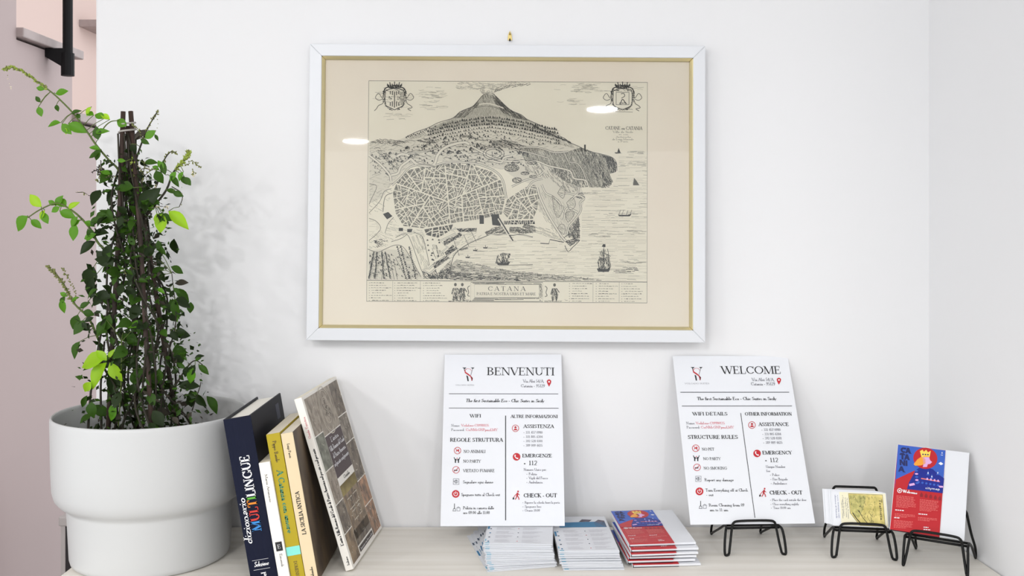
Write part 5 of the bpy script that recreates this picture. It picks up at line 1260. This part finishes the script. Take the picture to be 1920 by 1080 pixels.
# lower-left spike
b3 = stem(px3([(186, 640), (166, 596), (140, 570), (114, 526), (88, 498)], 1.66, 1.645), .002, .0009, M_gst)
spike(b3[8:], 120, .0019, M_bud); spike(px3([(145, 560), (128, 520), (116, 504)], 1.65, 1.65), 30, .0016, M_bud)
for a in ((116, 560, 120, 588, 2), (122, 556, 112, 570, 1), (134, 566, 148, 556, 2), (126, 556, 112, 548, 2), (150, 578, 168, 566, 1), (146, 590, 136, 618, 1), (156, 600, 148, 624, 1), (150, 640, 136, 674, 1), (156, 584, 176, 590, 1), (168, 620, 150, 604, 0), (170, 560, 180, 532, 0), (176, 520, 166, 560, 0), (176, 500, 160, 540, 0)):
    leafpx(*a, y=1.65)
# spike at the top right of the canes
b4 = stem(px3([(246, 330), (258, 290), (268, 262), (278, 238), (290, 218), (296, 207)], 1.66, 1.645), .0018, .0008)
spike(b4[9:], 46, .0015, M_bud); spike(px3([(270, 262), (258, 242), (248, 232)], 1.65, 1.65), 26, .0016, M_bud); spike(px3([(292, 214), (296, 236), (290, 250)], 1.65, 1.65), 5, .001, M_bud)
for a in ((272, 260, 292, 244, 2), (264, 262, 280, 270, 1), (290, 252, 297, 264, 1), (246, 270, 254, 288, 0), (262, 254, 250, 262, 4), (256, 262, 272, 240, 4)): leafpx(*a, y=1.648)
# right-hand flowering shoots
b5 = stem(px3([(262, 420), (290, 385), (312, 356), (324, 325), (340, 306), (352, 292), (354, 284)], 1.66, 1.64), .0022, .0009)
spike(b5[13:], 170, .0019, M_budl); spike(px3([(346, 312), (358, 302), (368, 306), (376, 314)], 1.645, 1.64), 26, .0016, M_bud)
b6 = stem(px3([(280, 380), (300, 330), (306, 304), (318, 286), (330, 286)], 1.665, 1.65), .0016, .0008); spike(b6[7:], 40, .0015, M_bud)
stem(px3([(322, 350), (338, 360), (342, 372), (336, 388)], 1.65, 1.645), .0009, .0006); spike(px3([(340, 352), (344, 372), (337, 392)], 1.645, 1.645), 4, .0009, M_flow)
spike(px3([(360, 316), (366, 326), (362, 330)], 1.64, 1.64), 8, .0022, M_flow)
for a in ((270, 306, 296, 304, 1), (286, 312, 298, 318, 2), (306, 318, 296, 300, 2), (292, 320, 304, 344, 1), (310, 328, 304, 300, 1), (320, 330, 336, 350, 1), (346, 332, 358, 348, 1), (340, 330, 350, 346, 1), (324, 360, 344, 368, 1), (312, 356, 332, 362, 1), (316, 396, 354, 428, 3), (304, 400, 300, 438, 3), (294, 400, 300, 424, 3), (300, 404, 322, 412, 1), (306, 398, 294, 420, 1), (330, 322, 318, 340, 2), (344, 322, 334, 340, 2)): leafpx(*a, y=1.645)
# bright young leaves low on the left
for a in ((197, 672, 146, 682, 3), (200, 680, 168, 730, 3), (206, 680, 228, 716, 3), (200, 676, 180, 656, 3), (204, 672, 214, 654, 3), (208, 760, 214, 782, 2), (218, 764, 206, 790, 2), (170, 716, 156, 736, 3)): leafpx(*a, y=1.60)
stem(px3([(228, 640), (227, 720), (222, 800)], 1.61, 1.61), .001, .001, M_gst)
# right side twigs
stem(px3([(316, 660), (330, 600), (322, 512)], 1.655, 1.65), .0014, .0006); stem(px3([(318, 740), (350, 690), (366, 676), (380, 684)], 1.655, 1.65), .0016, .0007); stem(px3([(360, 770), (374, 728), (377, 716)], 1.65, 1.65), .001, .0006)
for a in ((326, 540, 338, 550, 1), (326, 544, 318, 558, 0), (328, 560, 333, 600, 1), (322, 580, 308, 570, 0), (330, 622, 350, 622, 0), (320, 620, 334, 640, 0), (348, 690, 330, 680, 1), (352, 686, 346, 708, 0), (366, 676, 376, 670, 1), (372, 684, 392, 702, 1), (366, 684, 352, 706, 0), (362, 690, 356, 720, 2), (368, 738, 386, 764, 0), (364, 740, 350, 760, 0), (300, 470, 296, 450, 1), (296, 486, 306, 472, 0), (300, 520, 310, 512, 1), (300, 506, 308, 530, 0)): leafpx(*a, y=1.65)
# medium leaves picked out in the middle of the column
for a in ((262, 372, 300, 380, 1), (250, 352, 216, 348, 1), (236, 302, 218, 300, 2), (260, 390, 300, 352, 0), (232, 640, 262, 640, 1), (230, 624, 258, 648, 1), (246, 700, 256, 724, 1), (270, 690, 248, 722, 1), (200, 600, 180, 632, 1), (206, 590, 196, 622, 1), (180, 550, 210, 558, 0), (212, 500, 180, 470, 0), (216, 414, 166, 412, 1), (200, 402, 180, 400, 1), (212, 410, 200, 390, 1), (252, 460, 240, 440, 1), (270, 480, 292, 460, 0), (236, 540, 256, 560, 0), (262, 570, 244, 600, 0), (270, 600, 256, 628, 1), (226, 690, 206, 742, 0), (240, 670, 256, 690, 0)): leafpx(*a, y=1.625)
# twining stems
for ci, (A, B_) in enumerate(cane3):
    for rep in range(3):
        ph = RP.uniform(0, 6.28); turns = RP.uniform(1.5, 3)
        pts = []
        for i in range(12):
            t = .06 + .94 * i / 11; rr_ = .006 + .008 * t * (1 + rep)
            p = A.lerp(B_, t) + Vector((rr_ * math.cos(ph + turns * 6.28 * t), rr_ * math.sin(ph + turns * 6.28 * t), 0)); pts.append(p)
        stem(pts, .0014, .0020)
for xa, xb in ((166, 186), (190, 196), (268, 276), (300, 320), (232, 300)):
    stem(px3([(xb, 640), ((xa + xb) / 2 - 4, 720), (xa, 790), (xa, 812)], 1.62 + RP.uniform(-.03, .06), 1.64), .0015, .0022)
# foliage around the column: the larger leaves singly, the small ones together
def column_point():
    t = RP.random() ** .85
    A, B_ = RP.choice(cane3)
    t = .12 + .84 * t
    p = A.lerp(B_, t)
    w = .014 + .018 * min(1, t * 1.3)
    cl = lambda s_: max(-1.7 * s_, min(1.7 * s_, RP.gauss(0, s_)))
    return p + Vector((cl(w), cl(w * .9), cl(.012))), t
while nleaf[0] < 298:
    p, t = column_point()
    if p.y > 1.775 or p.z < TOP + .19: continue
    d = Vector((p.x - (-.617), p.y - 1.66, 0)); d = d.normalized() * RP.uniform(.2, 1) + Vector((RP.uniform(-.6, .6), RP.uniform(-.5, .5), RP.uniform(-1.2, .5)))
    tone = RP.choices([0, 1, 2, 4], [.46, .38, .10, .06])[0]
    leaf(p, d, RP.uniform(.016, .036), tone)
small = MB()
for i in range(2600):
    p, t = column_point()
    if p.y > 1.785 or p.z < TOP + .17: continue
    L = RP.uniform(.006, .017); d = Vector((RP.gauss(0, 1), RP.gauss(0, 1), RP.gauss(-.3, .9))).normalized(); n_ = Vector((RP.gauss(0, 1), RP.gauss(-.5, 1), RP.gauss(.5, 1))).normalized()
    x = d.cross(n_)
    if x.length < .05: continue
    x = x.normalized() * L * RP.uniform(.18, .34)
    small.add([p, p + d * L * .45 + x + n_ * L * .08, p + d * L, p + d * L * .45 - x + n_ * L * .08], [(0, 1, 2), (0, 2, 3)], M_l[RP.choices([0, 1, 4], [.52, .32, .16])[0]])
po_ = plp(petioles.build('petioles', smooth=True)); po_['kind'] = 'stuff'
so = plp(small.build('small_leaves')); so['kind'] = 'stuff'
for cx, cy, n, r, m_ in ((190, 318, 70, 16, M_l[4]), (196, 334, 60, 14, M_bud), (262, 330, 60, 18, M_bud), (166, 364, 14, 7, M_flow), (268, 318, 22, 9, M_flow), (296, 356, 18, 8, M_flow), (304, 384, 10, 6, M_flow), (244, 312, 40, 10, M_budl), (240, 505, 30, 14, M_budl)):
    for j in range(max(2, n // 8)):                       # short twigs carrying the buds
        c0 = at(cx + RP.gauss(0, r * .4), cy + RP.gauss(0, r * .4) + 4, 1.645 + RP.gauss(0, .01))
        c1 = c0 + Vector((RP.gauss(0, 1), RP.gauss(0, .7), RP.gauss(.5, .8))).normalized() * RP.uniform(.010, .022)
        mid = c0.lerp(c1, .5) + Vector((RP.gauss(0, .002), 0, .002))
        buds.tube([c0, mid, c1], .0006, M_stem, 5); spike([c0.lerp(mid, .4), mid, c1], 9, RP.uniform(.0010, .0016), m_)
so = plp(buds.build('flower_buds')); so['kind'] = 'stuff'; so['label'] = 'tiny green buds and cream flowers'
tag(pl, 'leafy green climbing plant tied to brown canes in the white pot', 'plant')
